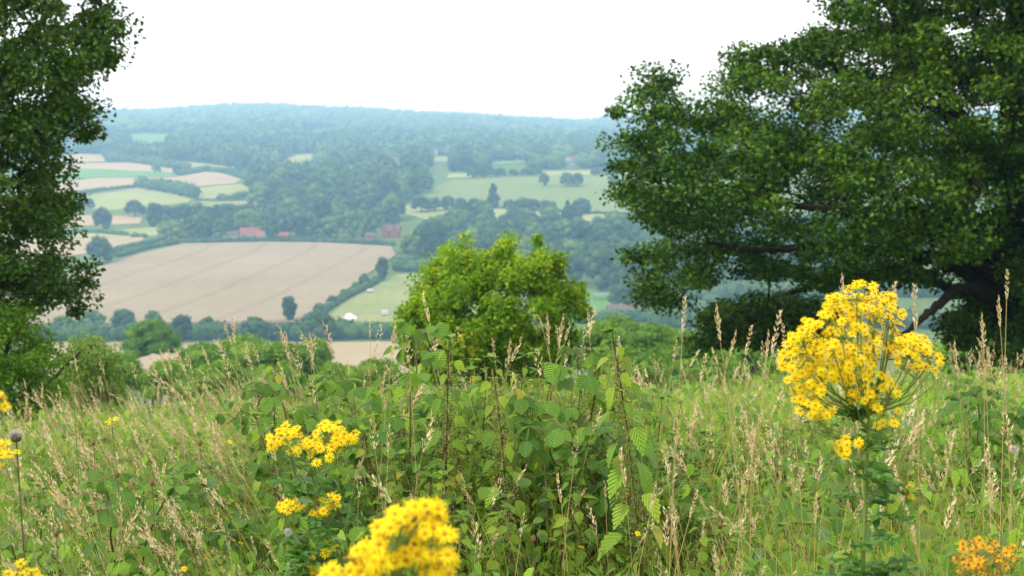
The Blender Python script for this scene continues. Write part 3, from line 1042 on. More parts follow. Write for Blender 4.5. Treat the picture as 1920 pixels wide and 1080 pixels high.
# forest fills everything past these rows
front = np.array([(-700, 300), (0, 292), (120, 290), (200, 300), (260, 302), (350, 312), (450, 322), (480, 340), (540, 345), (600, 333), (760, 330), (835, 322), (880, 322), (1010, 318), (1300, 314), (2600, 314)], float)
cand = []
for Y0, Y1, gap in ((1250, 1900, 10.0), (1900, 2800, 13.0), (2800, 3800, 17.0), (3800, 4800, 20.0)):
    ys = np.arange(Y0, Y1, gap)
    for y in ys:
        xs = np.arange(-0.44 * y, 0.44 * y, gap)
        cand.append(np.stack([xs + r.uniform(-.45, .45, len(xs)) * gap, y + r.uniform(-.45, .45, len(xs)) * gap], 1))
cand = np.concatenate(cand)
cz = terr(cand[:, 0], cand[:, 1])
dpt = cand[:, 1] * cp + (EYE - cz) * sp
cpx = 960 + FPX * cand[:, 0] / dpt
cpy = 540 - FPX * (cand[:, 1] * sp - (EYE - cz) * cp) / dpt
ok = cpy < np.interp(cpx, front[:, 0], front[:, 1])
for P in allf:
    ok &= ~inpoly(P, cpx, cpy)
# small glades
gl = np.array([mnoise.noise(Vector((x * .004, y * .0022, 3.1))) for x, y in cand])
ok &= gl < 0.36
cand, cz = cand[ok], cz[ok]
print("far wood trees", len(cand))
g = Geo()
V1, F1 = ICO1
variants = []
for k in range(8):
    d = 1 + r.uniform(-.22, .22, len(V1))
    variants.append((V1 * d[:, None], F1, np.zeros((len(V1), 2))))
sel = r.randint(0, 8, len(cand))
hh = r.uniform(7, 18, len(cand)) * (1 + .35 * np.array([mnoise.noise(Vector((x * .02, y * .02, 9.0))) for x, y in cand]))
for k in range(8):
    m = sel == k
    c = np.stack([cand[m, 0], cand[m, 1], cz[m] + hh[m] * .52], 1)
    nn = len(c)
    R = np.tile(np.eye(3), (nn, 1, 1))
    a = r.uniform(0, 6.28, nn)
    R[:, 0, 0], R[:, 0, 1], R[:, 1, 0], R[:, 1, 1] = np.cos(a), np.sin(a), -np.sin(a), np.cos(a)
    w_ = r.uniform(5, 11.5, nn) * np.where(cand[m, 1] > 2800, 1.3, 1)
    g.inst(variants[k], R, np.stack([w_, w_, hh[m] * .52], 1), c)
nearm = cand[:, 1] < 2500
c0, h0 = np.stack([cand[nearm, 0], cand[nearm, 1], cz[nearm] + hh[nearm] * .52], 1), hh[nearm]
rep = 22
cc = np.repeat(c0, rep, 0)
dd = norm(r.normal(size=cc.shape))
dd[:, 2] = abs(dd[:, 2])
pp = cc + dd * np.stack([np.full(len(cc), 7.5), np.full(len(cc), 7.5), np.repeat(h0, rep) * .55], 1) * r.uniform(.8, 1.1, (len(cc), 1))
nn = norm(dd + r.normal(size=cc.shape) * .5)
g.inst(L_OAK, frames(np.cross(nn, r.normal(size=cc.shape)), nn), r.uniform(2.0, 4.0, len(cc)), pp)
g.obj("distant_woodland", M['forest'], label="hazy blue-green woodland covering the far hills", cat="woodland", kind='stuff')


# ------------------------------------------------------------------ houses
def box(g, x0, x1, y0, y1, z0, z1, mat=0):
    V = [(x0, y0, z0), (x1, y0, z0), (x1, y1, z0), (x0, y1, z0), (x0, y0, z1), (x1, y0, z1), (x1, y1, z1), (x0, y1, z1)]
    g.add(V, [[0, 3, 2, 1], [4, 5, 6, 7], [0, 1, 5, 4], [1, 2, 6, 5], [2, 3, 7, 6], [3, 0, 4, 7]], None, mat)


def gable_wall(g, x0, x1, y0, y1, z0, z1, rise, axis='x'):
    """block with gables; ridge along axis"""
    if axis == 'x':
        ym = (y0 + y1) / 2
        V = [(x0, y0, z0), (x1, y0, z0), (x1, y1, z0), (x0, y1, z0), (x0, y0, z1), (x1, y0, z1), (x1, y1, z1), (x0, y1, z1), (x0, ym, z1 + rise), (x1, ym, z1 + rise)]
        g.add(V, [[0, 1, 5, 4], [2, 3, 7, 6], [4, 5, 9, 8], [6, 7, 8, 9]])
        g.add([V[i] for i in (1, 2, 6, 9, 5)], [[0, 1, 2, 3, 4]])
        g.add([V[i] for i in (3, 0, 4, 8, 7)], [[0, 1, 2, 3, 4]])
    else:
        xm = (x0 + x1) / 2
        V = [(x0, y0, z0), (x1, y0, z0), (x1, y1, z0), (x0, y1, z0), (x0, y0, z1), (x1, y0, z1), (x1, y1, z1), (x0, y1, z1), (xm, y0, z1 + rise), (xm, y1, z1 + rise)]
        g.add(V, [[1, 2, 6, 5], [3, 0, 4, 7], [5, 6, 9, 8], [7, 4, 8, 9]])
        g.add([V[i] for i in (0, 1, 5, 8, 4)], [[0, 1, 2, 3, 4]])
        g.add([V[i] for i in (2, 3, 7, 9, 6)], [[0, 1, 2, 3, 4]])


def roof(g, x0, x1, y0, y1, z1, rise, axis='x', ov=0.4, th=0.18):
    if axis == 'x':
        ym, sl = (y0 + y1) / 2, rise / ((y1 - y0) / 2)
        for sgn, ye in ((-1, y0), (1, y1)):
            V = []
            for x in (x0 - ov, x1 + ov):
                for (yy, zz) in ((ye + sgn * ov, z1 - sl * ov), (ym, z1 + rise)):
                    V += [(x, yy, zz + 0.02), (x, yy, zz + 0.02 + th)]
            g.add(V, [[0, 4, 6, 2], [1, 3, 7, 5], [0, 1, 5, 4], [0, 2, 3, 1], [4, 5, 7, 6], [2, 6, 7, 3]])
    else:
        xm, sl = (x0 + x1) / 2, rise / ((x1 - x0) / 2)
        for sgn, xe in ((-1, x0), (1, x1)):
            V = []
            for y in (y0 - ov, y1 + ov):
                for (xx, zz) in ((xe + sgn * ov, z1 - sl * ov), (xm, z1 + rise)):
                    V += [(xx, y, zz + 0.02), (xx, y, zz + 0.02 + th)]
            g.add(V, [[0, 4, 6, 2], [1, 3, 7, 5], [0, 1, 5, 4], [0, 2, 3, 1], [4, 5, 7, 6], [2, 6, 7, 3]])


def house(px, py, blocks, wm, rm, label, rot=0.0, chim=(), name='house', wins=()):
    b = ground(px, py)
    root = link(name, None, loc=b, label=label, cat='house' if name == 'house' else 'barn')
    root.rotation_euler = (0, 0, rot)
    gw, gr = Geo(), Geo()
    for (x0, x1, y0, y1, z1, rise, ax) in blocks:
        gable_wall(gw, x0, x1, y0, y1, -1.0, z1, rise, ax)
        roof(gr, x0, x1, y0, y1, z1, rise, ax)
    gw.obj('wall', M[wm], root, smooth=False)
    ro = gr.obj('roof', M[rm], root, smooth=False)
    for (x, y, z0, z1) in chim:
        c = Geo()
        box(c, x - .45, x + .45, y - .35, y + .35, z0, z1)
        box(c, x - .55, x + .55, y - .45, y + .45, z1 + 0.003, z1 + .2)
        c.obj('chimney', M['brick'], ro, smooth=False)
    for (x, z, ww, wh, y) in wins:
        f = Geo()
        for (a0, a1, c0, c1) in ((-ww / 2 - .08, ww / 2 + .08, -wh / 2 - .1, -wh / 2), (-ww / 2 - .08, ww / 2 + .08, wh / 2, wh / 2 + .08), (-ww / 2 - .08, -ww / 2, -wh / 2, wh / 2), (ww / 2, ww / 2 + .08, -wh / 2, wh / 2), (-.03, .03, -wh / 2, wh / 2)):
            box(f, x + a0, x + a1, y - .10, y + .02, z + c0, z + c1)
        fo = f.obj('window', M['render'], root, smooth=False)
        p = Geo()
        box(p, x - ww / 2, x + ww / 2, y - .05, y + .01, z - wh / 2, z + wh / 2)
        p.obj('pane', M['glass'], fo, smooth=False)
    return root


house(470, 449, [(-6.5, 5.5, 0, 7, 3.6, 3.9, 'x'), (-2.8, 1.8, -3.2, 0.2, 3.2, 2.8, 'y')], 'render', 'roof_red',
      "white farmhouse with steep orange tile roofs and a chimney behind the big wheat field", 0.25, [(0, 3.5, 6.5, 9.4)], wins=[(-4.6, 2, 1.4, 1.3, 0), (3.5, 2, 1.4, 1.3, 0), (-.5, 1.8, 1.6, 1.3, -3.2)])
house(484, 450, [(-3.5, 3.5, 0, 5, 2.6, 3.2, 'x')], 'render', 'roof_red', "smaller orange-roofed wing building just right of the white farmhouse", -0.5, wins=[(0, 1.4, 1.2, 1.0, 0)])
house(432, 447, [(-5, 5, 0, 5, 2.5, 2.2, 'x')], 'render', 'roof_brown', "low brown-roofed outbuilding left of the orange-roofed farmhouse", 0.1, wins=[(-2, 1.4, 1.0, 1.0, 0)])
house(532, 448, [(-3, 3, 0, 5, 2.4, 2.0, 'x')], 'brick', 'roof_red', "small red-roofed shed half hidden in trees right of the farmhouse", 0.1)
house(731, 446, [(-6, 6, 0, 7, 5.0, 3.6, 'x'), (-5.6, -1.6, -1.6, 0.4, 5.0, 3.2, 'y'), (1.4, 5.4, -1.6, 0.4, 5.0, 3.2, 'y')], 'brick', 'roof_brown',
      "red brick house with pointed gables at the corner of the big wheat field", -0.1, [(-4, 3.5, 7, 10.2), (4, 3.5, 7, 10.2)],
      wins=[(-3.6, 3.9, 1.3, 1.2, -1.6), (3.4, 3.9, 1.3, 1.2, -1.6), (-3.6, 1.4, 1.6, 1.3, -1.6), (3.4, 1.4, 1.6, 1.3, -1.6), (0, 3.9, 1.0, 1.1, 0)])
house(694, 448, [(-3, 3, 0, 4, 2.3, 1.8, 'x')], 'brick', 'roof_brown', "small brick garage left of the gabled brick house", 0.0)
house(1190, 592, [(-11, 9, 0, 7, 2.2, 2.2, 'x')], 'wood', 'roof_brown', "long low brown barn by the dark round trees left of the big oak", 0.12, name='barn')
# village roofs far away
r = rs(12)
vill = [(705, 313, 'roof_red', 1), (716, 312, 'roof_brown', 1), (728, 311, 'roof_red', 1), (740, 312, 'roof_red', 1), (750, 313, 'roof_brown', 1), (722, 318, 'roof_red', 1), (736, 318, 'roof_brown', 1),
        (460, 293, 'roof_grey', 0), (468, 296, 'roof_grey', 0), (612, 286, 'roof_grey', 0), (800, 294, 'roof_red', 0), (812, 296, 'roof_grey', 0), (855, 263, 'roof_grey', 0), (1065, 310, 'roof_red', 0), (1078, 309, 'roof_red', 0), (1060, 312, 'roof_grey', 0), (1128, 296, 'roof_grey', 0), (215, 280, 'roof_grey', 0), (690, 358, 'roof_grey', 0), (735, 372, 'roof_grey', 0)]
labs = {460: "pale house among far trees above the pale field, left one of two", 468: "pale house among far trees above the pale field, right one of two", 612: "pale house alone in woods above the small glade", 800: "far red-roofed house beside the small pasture above the village",
        812: "pale far house right of the red-roofed one above the small pasture", 855: "highest pale house on the far wooded slope", 1065: "far red-roofed house above the green field, left one of two", 1078: "far red-roofed house above the green field, right one of two",
        1060: "small pale house beside the red roofs above the green field", 1128: "pale house in the woods close to the big oak's edge", 215: "pale house under the far green field on the left", 690: "pale house half hidden in the wooded valley, upper one", 735: "pale house half hidden in the wooded valley, lower one"}
for (x, y, rm, v) in vill:
    s = 1.0
    hh_ = house(x, y, [(-5.5, 5.5, 0, 7, 6.5 if y < 300 else 5.5, 3.5, 'x')], 'render', rm, "%s village house in the hazy distance" % {705: "leftmost", 716: "second from left", 728: "upper middle", 740: "upper right of middle", 750: "rightmost", 722: "lower left", 736: "lower right"}[x] if v else labs[x], r.uniform(-.4, .4))
    if v:
        hh_["group"] = "houses of the distant village"

# tent, water tanks/trailers, canopy, fence posts in the pasture
b = ground(655, 600)
g = Geo()
w2, d2 = 3.2, 2.6
g.add([(-w2, -d2, 0.9), (w2, -d2, 0.9), (w2, d2, 0.9), (-w2, d2, 0.9), (-.8, 0, 2.9), (.8, 0, 2.9)], [[0, 1, 5, 4], [2, 3, 4, 5]])
g.add([(-w2, -d2, 0.9), (w2, -d2, 0.9), (w2, d2, 0.9), (-w2, d2, 0.9), (-.8, 0, 2.9), (.8, 0, 2.9)], [[1, 2, 5], [3, 0, 4]])
root = link('tent', None, loc=b, label="white ridge tent behind the hedge in the lower pasture", cat='tent')
g.obj('tent_roof', M['canvas'], root, smooth=False)
g = Geo()
for (x0, y0, x1, y1) in ((-w2, -d2, w2, -d2), (w2, -d2, w2, d2), (w2, d2, -w2, d2), (-w2, d2, -w2, -d2)):
    g.add([(x0, y0, 0), (x1, y1, 0), (x1 * .98, y1 * .98, .895), (x0 * .98, y0 * .98, .895)], [[0, 1, 2, 3]])
g.obj('tent_wall', M['canvas'], root, smooth=False)


def trailer(px, py, l, h, label):
    b = ground(px, py)
    root = link('trailer', None, loc=b, label=label, cat='trailer')
    g = Geo()
    y0, y1 = -1.0, 1.0
    prof = [(-l / 2, .5), (l / 2, .5), (l / 2, h * .8), (l / 2 - .3, h), (-l / 2 + .3, h), (-l / 2, h * .8)]
    V = [(x, y, z) for y in (y0, y1) for x, z in prof]
    g.add(V, [[i, (i + 1) % 6, 6 + (i + 1) % 6, 6 + i] for i in range(6)])
    g.add(V, [[5, 4, 3, 2, 1, 0], [6, 7, 8, 9, 10, 11]])
    g.obj('body', M['metal'], root, smooth=False)
    for x in (-.5, .5):
        for y in (-1.12, 1.12):
            wg = Geo()
            th = np.linspace(0, 2 * np.pi, 17)[:-1]
            ring = np.stack([.36 * np.cos(th), 0 * th, .36 * np.sin(th)], 1)
            VV = np.concatenate([ring + [x, y - .1, .36], ring + [x, y + .1, .36]])
            k = np.arange(16)
            wg.add(VV, np.stack([k, (k + 1) % 16, (k + 1) % 16 + 16, k + 16], 1))
            wg.add(VV, [list(range(16))])
            wg.add(VV, [list(range(31, 15, -1))])
            wg.obj('wheel', M['tyre'], root, smooth=False)
    g = Geo()
    tube(g, [(l / 2, 0, .5), (l / 2 + 1.1, 0, .5)], [.05, .05], 6)
    g.obj('tow_bar', M['metal'], root)


trailer(694, 549, 3.2, 1.9, "small grey livestock trailer in the middle of the dry pasture")
trailer(721, 592, 3.0, 2.4, "pale grey box trailer by the fence at the lower edge of the pasture")
root = link('shelter', None, loc=ground(1128, 562), label="open shelter with a flat grey roof in the green pasture left of the oak", cat='shelter')
g = Geo()
box(g, -3.8, 3.8, -2.2, 2.2, 2.4, 2.65)
g.obj('roof', M['roof_grey'], root, smooth=False)
for x in (-3.5, 3.5):
    for y in (-2, 2):
        g = Geo()
        box(g, x - .1, x + .1, y - .1, y + .1, 0, 2.398)
        g.obj('post', M['wood'], root, smooth=False)
fr = link('field_fence', None, loc=ground(655, 590), label="thin post and wire fence across the pasture behind the white tent", cat='fence')
fl = np.array(fr.location)
for k, x in enumerate(np.linspace(648, 770, 24)):
    p = ground(x, 590) - fl
    g = Geo()
    box(g, p[0] - .09, p[0] + .09, p[1] - .09, p[1] + .09, p[2] - .3, p[2] + 1.5)
    g.obj('post', M['wood'], fr, smooth=False)
g = Geo()
for z in (.6, 1.2):
    tube(g, [ground(x, 590) - fl + [0, -.11, z] for x in np.linspace(648, 770, 8)], .02, 3)
g.obj('wire', M['metal'], fr)
g = Geo()
P = [ground(x, y) for x, y in ((-60, 622), (100, 620), (240, 618), (320, 616), (420, 612), (560, 608))]
for a, b in zip(P[:-1], P[1:]):
    d = np.array([0, 3.0, 0])
    z = np.array([0, 0, 1.1])
    g.add([a - [0, 0, .5], b - [0, 0, .5], b + z, a + z, a + z + d, b + z + d], [[0, 1, 2, 3], [3, 2, 5, 4]])
g.obj('embankment', M['ballast'], kind='structure', smooth=False)


# ------------------------------------------------------------------ near trees grown from limbs to leaf clumps
def near_tree(name, label, base, limbs, poly, Y, depth, nclump, cr, nleaf, lsize, mleaf, mbark, seed, edge=60, tmpl=L_OAK, tr=0.4, twig=0.0035, cat='tree', extra=(), flat=0.7, bands=None, limbk=1.0):
    r = rs(seed)
    q = sample_poly(poly, nclump, r)
    t = np.clip(edgedist(poly, q[:, 0], q[:, 1]) / edge, 0, 1)
    q = q + r.normal(size=q.shape) * edge * .09 * (r.rand(nclump, 1) < .35)
    dz = r.uniform(-1, 1, nclump) * depth * np.sqrt(1 - (1 - t) ** 2)
    clump = at_n(q[:, 0], q[:, 1], Y + dz)
    if len(extra):
        clump = np.concatenate([clump, extra])
    if bands is not None:                 # leave air between the boughs
        keep = np.array([mnoise.noise(Vector((c[0] * bands[0], c[1] * bands[0], c[2] * bands[1]))) for c in clump]) > bands[2]
        clump = clump[keep]
    nodes, par = [], []
    fixedr = {}
    g = Geo()
    for L in limbs:
        L = [(a, b, c, d * (1 if L is limbs[0] else limbk)) for a, b, c, d in L]
        pts = np.array([at(a, b, Yc) for a, b, Yc, _ in L])
        rr = np.array([c[3] for c in L])
        # resample smoothly
        s = np.linspace(0, len(L) - 1, (len(L) - 1) * 6 + 1)
        def cr_(arr):
            out = []
            for v in s:
                k = min(int(v), len(L) - 2)
                f = v - k
                p0, p1, p2, p3 = arr[max(k - 1, 0)], arr[k], arr[k + 1], arr[min(k + 2, len(L) - 1)]
                out.append(0.5 * (2 * p1 + (p2 - p0) * f + (2 * p0 - 5 * p1 + 4 * p2 - p3) * f * f + (3 * p1 - p0 - 3 * p2 + p3) * f ** 3))
            return np.array(out)
        P2, R2 = cr_(pts), np.interp(s, np.arange(len(L)), rr)
        P2 = P2 + r.normal(size=P2.shape) * R2[:, None] * .25
        tube(g, P2, R2, 9)
        for p in P2[2:]:
            nodes.append(p)
            par.append(-1)
    o0 = at(limbs[0][0][0], limbs[0][0][1], limbs[0][0][2])
    o1 = np.array(nodes[min(8, len(nodes) - 1)])
    order = np.argsort(np.linalg.norm(clump - o1, axis=1))
    NA = np.zeros((len(nodes) + 4 * len(clump), 3))
    NA[:len(nodes)] = nodes
    n = len(nodes)
    parent = [-1] * n
    for k in order:
        c = clump[k]
        d = np.linalg.norm(NA[:n] - c, axis=1)
        j = int(np.argmin(d))
        a = NA[j]
        L = d[j]
        prev = j
        for f in (0.33, 0.67, 1.0):
            p = a + (c - a) * f + r.normal(size=3) * L * 0.06 * (1 - f + .2) + np.array([0, 0, L * .10 * math.sin(math.pi * f)])
            NA[n] = p
            parent.append(prev)
            prev = n
            n += 1
    cnt = np.zeros(n)
    for k in range(n - 1, -1, -1):
        cnt[k] += 1
        if parent[k] >= 0:
            cnt[parent[k]] += cnt[k]
    rad = twig * np.sqrt(cnt) + twig * .5
    idx = [k for k in range(n) if parent[k] >= 0]
    pa = [parent[k] for k in idx]
    frusta(g, NA[pa], NA[idx], np.minimum(rad[pa], rad[idx] * 1.4), rad[idx], 5)
    # leaves
    per = nleaf // len(clump)
    cc = np.repeat(clump, per, 0)
    crr = np.repeat(cr * r.uniform(.5, 1.6, len(clump)), per)[:, None]
    dd = r.normal(size=cc.shape)
    dd = norm(dd) * (r.rand(len(cc), 1) ** 0.45)
    dd[:, 2] *= flat
    lp = cc + dd * crr
    nn = norm(np.array([0, 0, .9]) + r.normal(size=cc.shape) * .75)
    al = norm(dd * 1.0 + r.normal(size=cc.shape) * .8 + np.array([0, 0, -.25]))
    lg = Geo()
    lg.inst(tmpl, frames(al, nn), lsize * r.uniform(.6, 1.25, len(cc)), lp)
    # twiglets to leaf groups
    m = len(clump) * 5
    ci = r.randint(0, len(clump), m)
    e = clump[ci] + norm(r.normal(size=(m, 3))) * cr * .85 * np.array([1, 1, flat])
    frusta(g, clump[ci], e, np.full(m, twig * 1.1), np.full(m, twig * .5), 4)
    base = np.array(base, float)
    root = link(name, None, loc=base, label=label, cat=cat)
    for G_ in (g, lg):
        for V in G_.V:
            V -= base
    g.obj('trunk', M[mbark], root)
    lg.obj('crown', M[mleaf], root)
    return root


def gz(px, Y):
    p = at(px, 540, Y)
    return (p[0], p[1], float(terr(p[0], p[1])))


oak_poly = [(1552, -60), (1558, 40), (1520, 78), (1470, 98), (1395, 92), (1352, 145), (1290, 170), (1252, 175), (1243, 132), (1212, 124), (1200, 165), (1152, 192), (1146, 240), (1158, 290), (1160, 340),
            (1192, 400), (1180, 440), (1196, 520), (1212, 572), (1262, 580), (1300, 548), (1345, 505), (1410, 520), (1470, 515), (1560, 545), (1640, 520), (1740, 535), (1830, 560), (1930, 600),
            (2250, 620), (2500, 420), (2560, 0), (2400, -420), (1900, -560), (1600, -400)]
OY = 25.0
oak_limbs = [
    [(1915, 860, OY, .62), (1905, 700, OY, .48), (1900, 600, OY, .45), (1895, 480, OY, .40), (1905, 330, OY, .34), (1900, 120, OY + .3, .26), (1920, -120, OY, .18), (1900, -350, OY, .09)],
    [(1900, 600, OY, .36), (1850, 540, OY - .3, .26), (1780, 492, OY - .7, .20), (1650, 468, OY - 1.2, .15), (1520, 462, OY - 1.6, .12), (1420, 470, OY - 1.9, .08), (1330, 455, OY - 2, .05)],
    [(1897, 500, OY, .30), (1820, 430, OY + .4, .22), (1700, 380, OY + .8, .17), (1560, 330, OY + 1.0, .12), (1430, 270, OY + 1.2, .08), (1320, 230, OY + 1.2, .04)],
    [(1897, 560, OY, .28), (1830, 480, OY - .8, .20), (1720, 420, OY - 1.6, .15), (1600, 400, OY - 2.2, .11), (1480, 380, OY - 2.5, .07), (1290, 330, OY - 2.6, .03)],
    [(1900, 380, OY, .26), (1840, 260, OY - .5, .20), (1760, 170, OY - 1, .15), (1690, 60, OY - 1.2, .11), (1640, -60, OY - 1.3, .06)],
    [(1900, 620, OY, .24), (1860, 560, OY - 1.5, .17), (1800, 545, OY - 2.6, .13), (1755, 575, OY - 3.2, .10), (1715, 610, OY - 3.6, .07), (1660, 650, OY - 3.9, .04)],
    [(1895, 620, OY, .22), (1820, 560, OY + 1.5, .16), (1700, 520, OY + 2.2, .12), (1560, 530, OY + 2.6, .09), (1450, 560, OY + 2.8, .06), (1370, 590, OY + 3, .03)],
    [(1905, 460, OY, .26), (1990, 360, OY, .18), (2120, 280, OY, .12), (2280, 220, OY, .06)],
    [(1905, 520, OY, .26), (1990, 470, OY + 1, .18), (2120, 440, OY + 2, .12), (2280, 430, OY + 2.5, .06)],
    [(1900, 480, OY, .26), (1930, 420, OY - 2, .18), (1880, 380, OY - 3.4, .12), (1820, 340, OY - 4.4, .06)],
]
r = rs(21)
low = sample_poly([(1290, 650), (1300, 600), (1370, 560), (1480, 550), (1560, 570), (1570, 640), (1480, 665), (1380, 640), (1330, 665)], 90, r)
low2 = sample_poly([(1790, 590), (1850, 560), (1960, 570), (2040, 700), (1800, 710), (1775, 650)], 150, r)
ex = np.concatenate([at_n(low[:, 0], low[:, 1], OY + 2.6 + r.uniform(-1, 1, len(low))), at_n(low2[:, 0], low2[:, 1], OY - 1 + r.uniform(-2, 2.5, len(low2)))])
near_tree('oak_tree', "huge spreading oak with dark boughs filling the right of the view", gz(1915, OY), oak_limbs, oak_poly, OY, 4.6, 2700, .36, 440000, .076, 'oak', 'oakbark', 31, edge=170, extra=ex, twig=.0027, bands=(.34, 1.4, -.27), limbk=.66, flat=.5)

lt_poly = [(-420, -260), (190, -200), (190, 0), (208, 25), (228, 60), (216, 100), (196, 118), (190, 150), (222, 190), (190, 196), (176, 212), (182, 250), (150, 262), (140, 300), (100, 320), (95, 350), (138, 375), (128, 405), (150, 425),
           (140, 460), (165, 500), (180, 545), (150, 585), (95, 570), (60, 600), (0, 620), (-300, 660), (-500, 300)]
LY = 15.0
near_tree('hawthorn_tree', "tall dark tree with fine leaves cropped by the left edge of the view", gz(-150, LY), [
    [(-150, 900, LY, .3), (-150, 700, LY, .22), (-130, 500, LY, .18), (-120, 250, LY, .14), (-100, 0, LY, .1), (-60, -200, LY, .05)],
    [(-140, 560, LY, .14), (-60, 430, LY, .10), (20, 340, LY, .07), (90, 280, LY, .04), (150, 230, LY, .02)],
    [(-125, 300, LY, .12), (-40, 180, LY, .09), (50, 110, LY, .06), (130, 80, LY, .035), (200, 70, LY, .015)],
    [(-145, 640, LY, .12), (-60, 560, LY, .09), (20, 520, LY, .06), (90, 520, LY, .03), (140, 545, LY, .015)],
], lt_poly, LY, 2.0, 1150, .19, 150000, .048, 'ltree', 'oakbark', 33, edge=110, twig=.0018, bands=(1.3, 1.5, -.16), limbk=.45)

near_tree('leafy_shrub', "bright green shrub growing under the dark tree at the left edge", gz(20, 13.5), [
    [(20, 960, 13.5, .05), (10, 780, 13.5, .04), (0, 700, 13.5, .03), (30, 620, 13.5, .015)],
    [(15, 800, 13.5, .03), (80, 730, 13.5, .02), (150, 660, 13.4, .01)],
    [(15, 800, 13.5, .03), (-80, 730, 13.6, .02), (-150, 640, 13.6, .01)],
], [(-200, 590), (20, 570), (50, 605), (75, 630), (100, 665), (120, 705), (115, 745), (60, 770), (-200, 800)], 13.5, .9, 200, .16, 26000, .042, 'lshrub', 'bark', 34, edge=70, tmpl=L_SMALL, twig=.0014, cat='shrub')
near_tree('young_shrub', "thin dull green shrub between the left tree and the pale meadow grasses", gz(170, 21), [
    [(165, 900, 21, .05), (165, 760, 21, .04), (170, 700, 21, .03), (180, 660, 21, .012)],
    [(165, 800, 21, .03), (210, 730, 21, .02), (240, 690, 21, .01)],
], [(105, 690), (130, 650), (165, 625), (190, 645), (205, 660), (225, 690), (235, 740), (210, 790), (110, 800)], 21, 1.0, 150, .17, 16000, .042, 'yshrub', 'bark', 35, edge=50, twig=.0018, cat='shrub')

near_tree('maple_bush', "yellow-green bushy tree standing alone in the middle behind the nettles", gz(905, 24), [
    [(905, 900, 24, .12), (900, 760, 24, .09), (880, 680, 24, .07), (850, 600, 24, .05), (840, 520, 24, .03), (850, 480, 24, .01)],
    [(902, 780, 24, .08), (930, 680, 24, .06), (960, 580, 23.8, .04), (975, 500, 23.8, .015)],
    [(903, 800, 24, .06), (970, 700, 24.3, .05), (1030, 610, 24.3, .03), (1070, 560, 24.3, .01)],
    [(900, 800, 24, .06), (830, 700, 23.6, .04), (780, 620, 23.6, .02), (750, 580, 23.6, .01)],
    [(902, 760, 24, .05), (900, 660, 23, .03), (905, 580, 22.8, .015)],
], [(728, 572), (765, 548), (795, 528), (828, 488), (835, 468), (868, 472), (880, 490), (905, 478), (925, 500), (935, 462), (960, 462), (985, 480), (1012, 456), (1035, 480), (1052, 495), (1048, 525), (1068, 548), (1092, 540),
    (1088, 585), (1075, 625), (1062, 665), (1040, 720), (840, 730), (765, 660), (742, 605)], 24, 1.6, 620, .16, 62000, .066, 'bush', 'bark', 36, edge=110, twig=.0018, bands=(1.9, 2.1, -.12), flat=1.1)

# ------------------------------------------------------------------ foreground
def zt(px, Y):
    p = at(px, 540, Y)
    return p[0], float(terr(p[0], p[1]))


def canopy(px, Y):
    """height of the herb layer at a place in the meadow"""
    c = np.clip((px - 430) / 160, 0, 1) * np.clip((1330 - px) / 160, 0, 1)
    c = c * np.clip((7.5 - Y) / 1.5, 0, 1)
    h = 0.62 + 0.10 * np.clip((px - 1250) / 300, 0, 1) + 0.36 * c * np.clip((Y - 3.6) / 1.0, 0, 1)
    return h


def curve3(n, p0, d0, L, bend, rng_dir):
    s = np.linspace(0, 1, n)[:, None]
    return p0 + d0 * L * s + rng_dir * bend * L * s ** 2


def put(root_mesh_parts, name, x, y, z, rz, sc, label, cat, group, tilt=(0, 0)):
    root = link(name, None, loc=(x, y, z), label=label, cat=cat, group=group)
    root.rotation_euler = (tilt[0], tilt[1], rz)
    root.scale = (sc, sc, sc) if not isinstance(sc, tuple) else sc
    for pn, me in root_mesh_parts:
        link(pn, me, root)
    return root


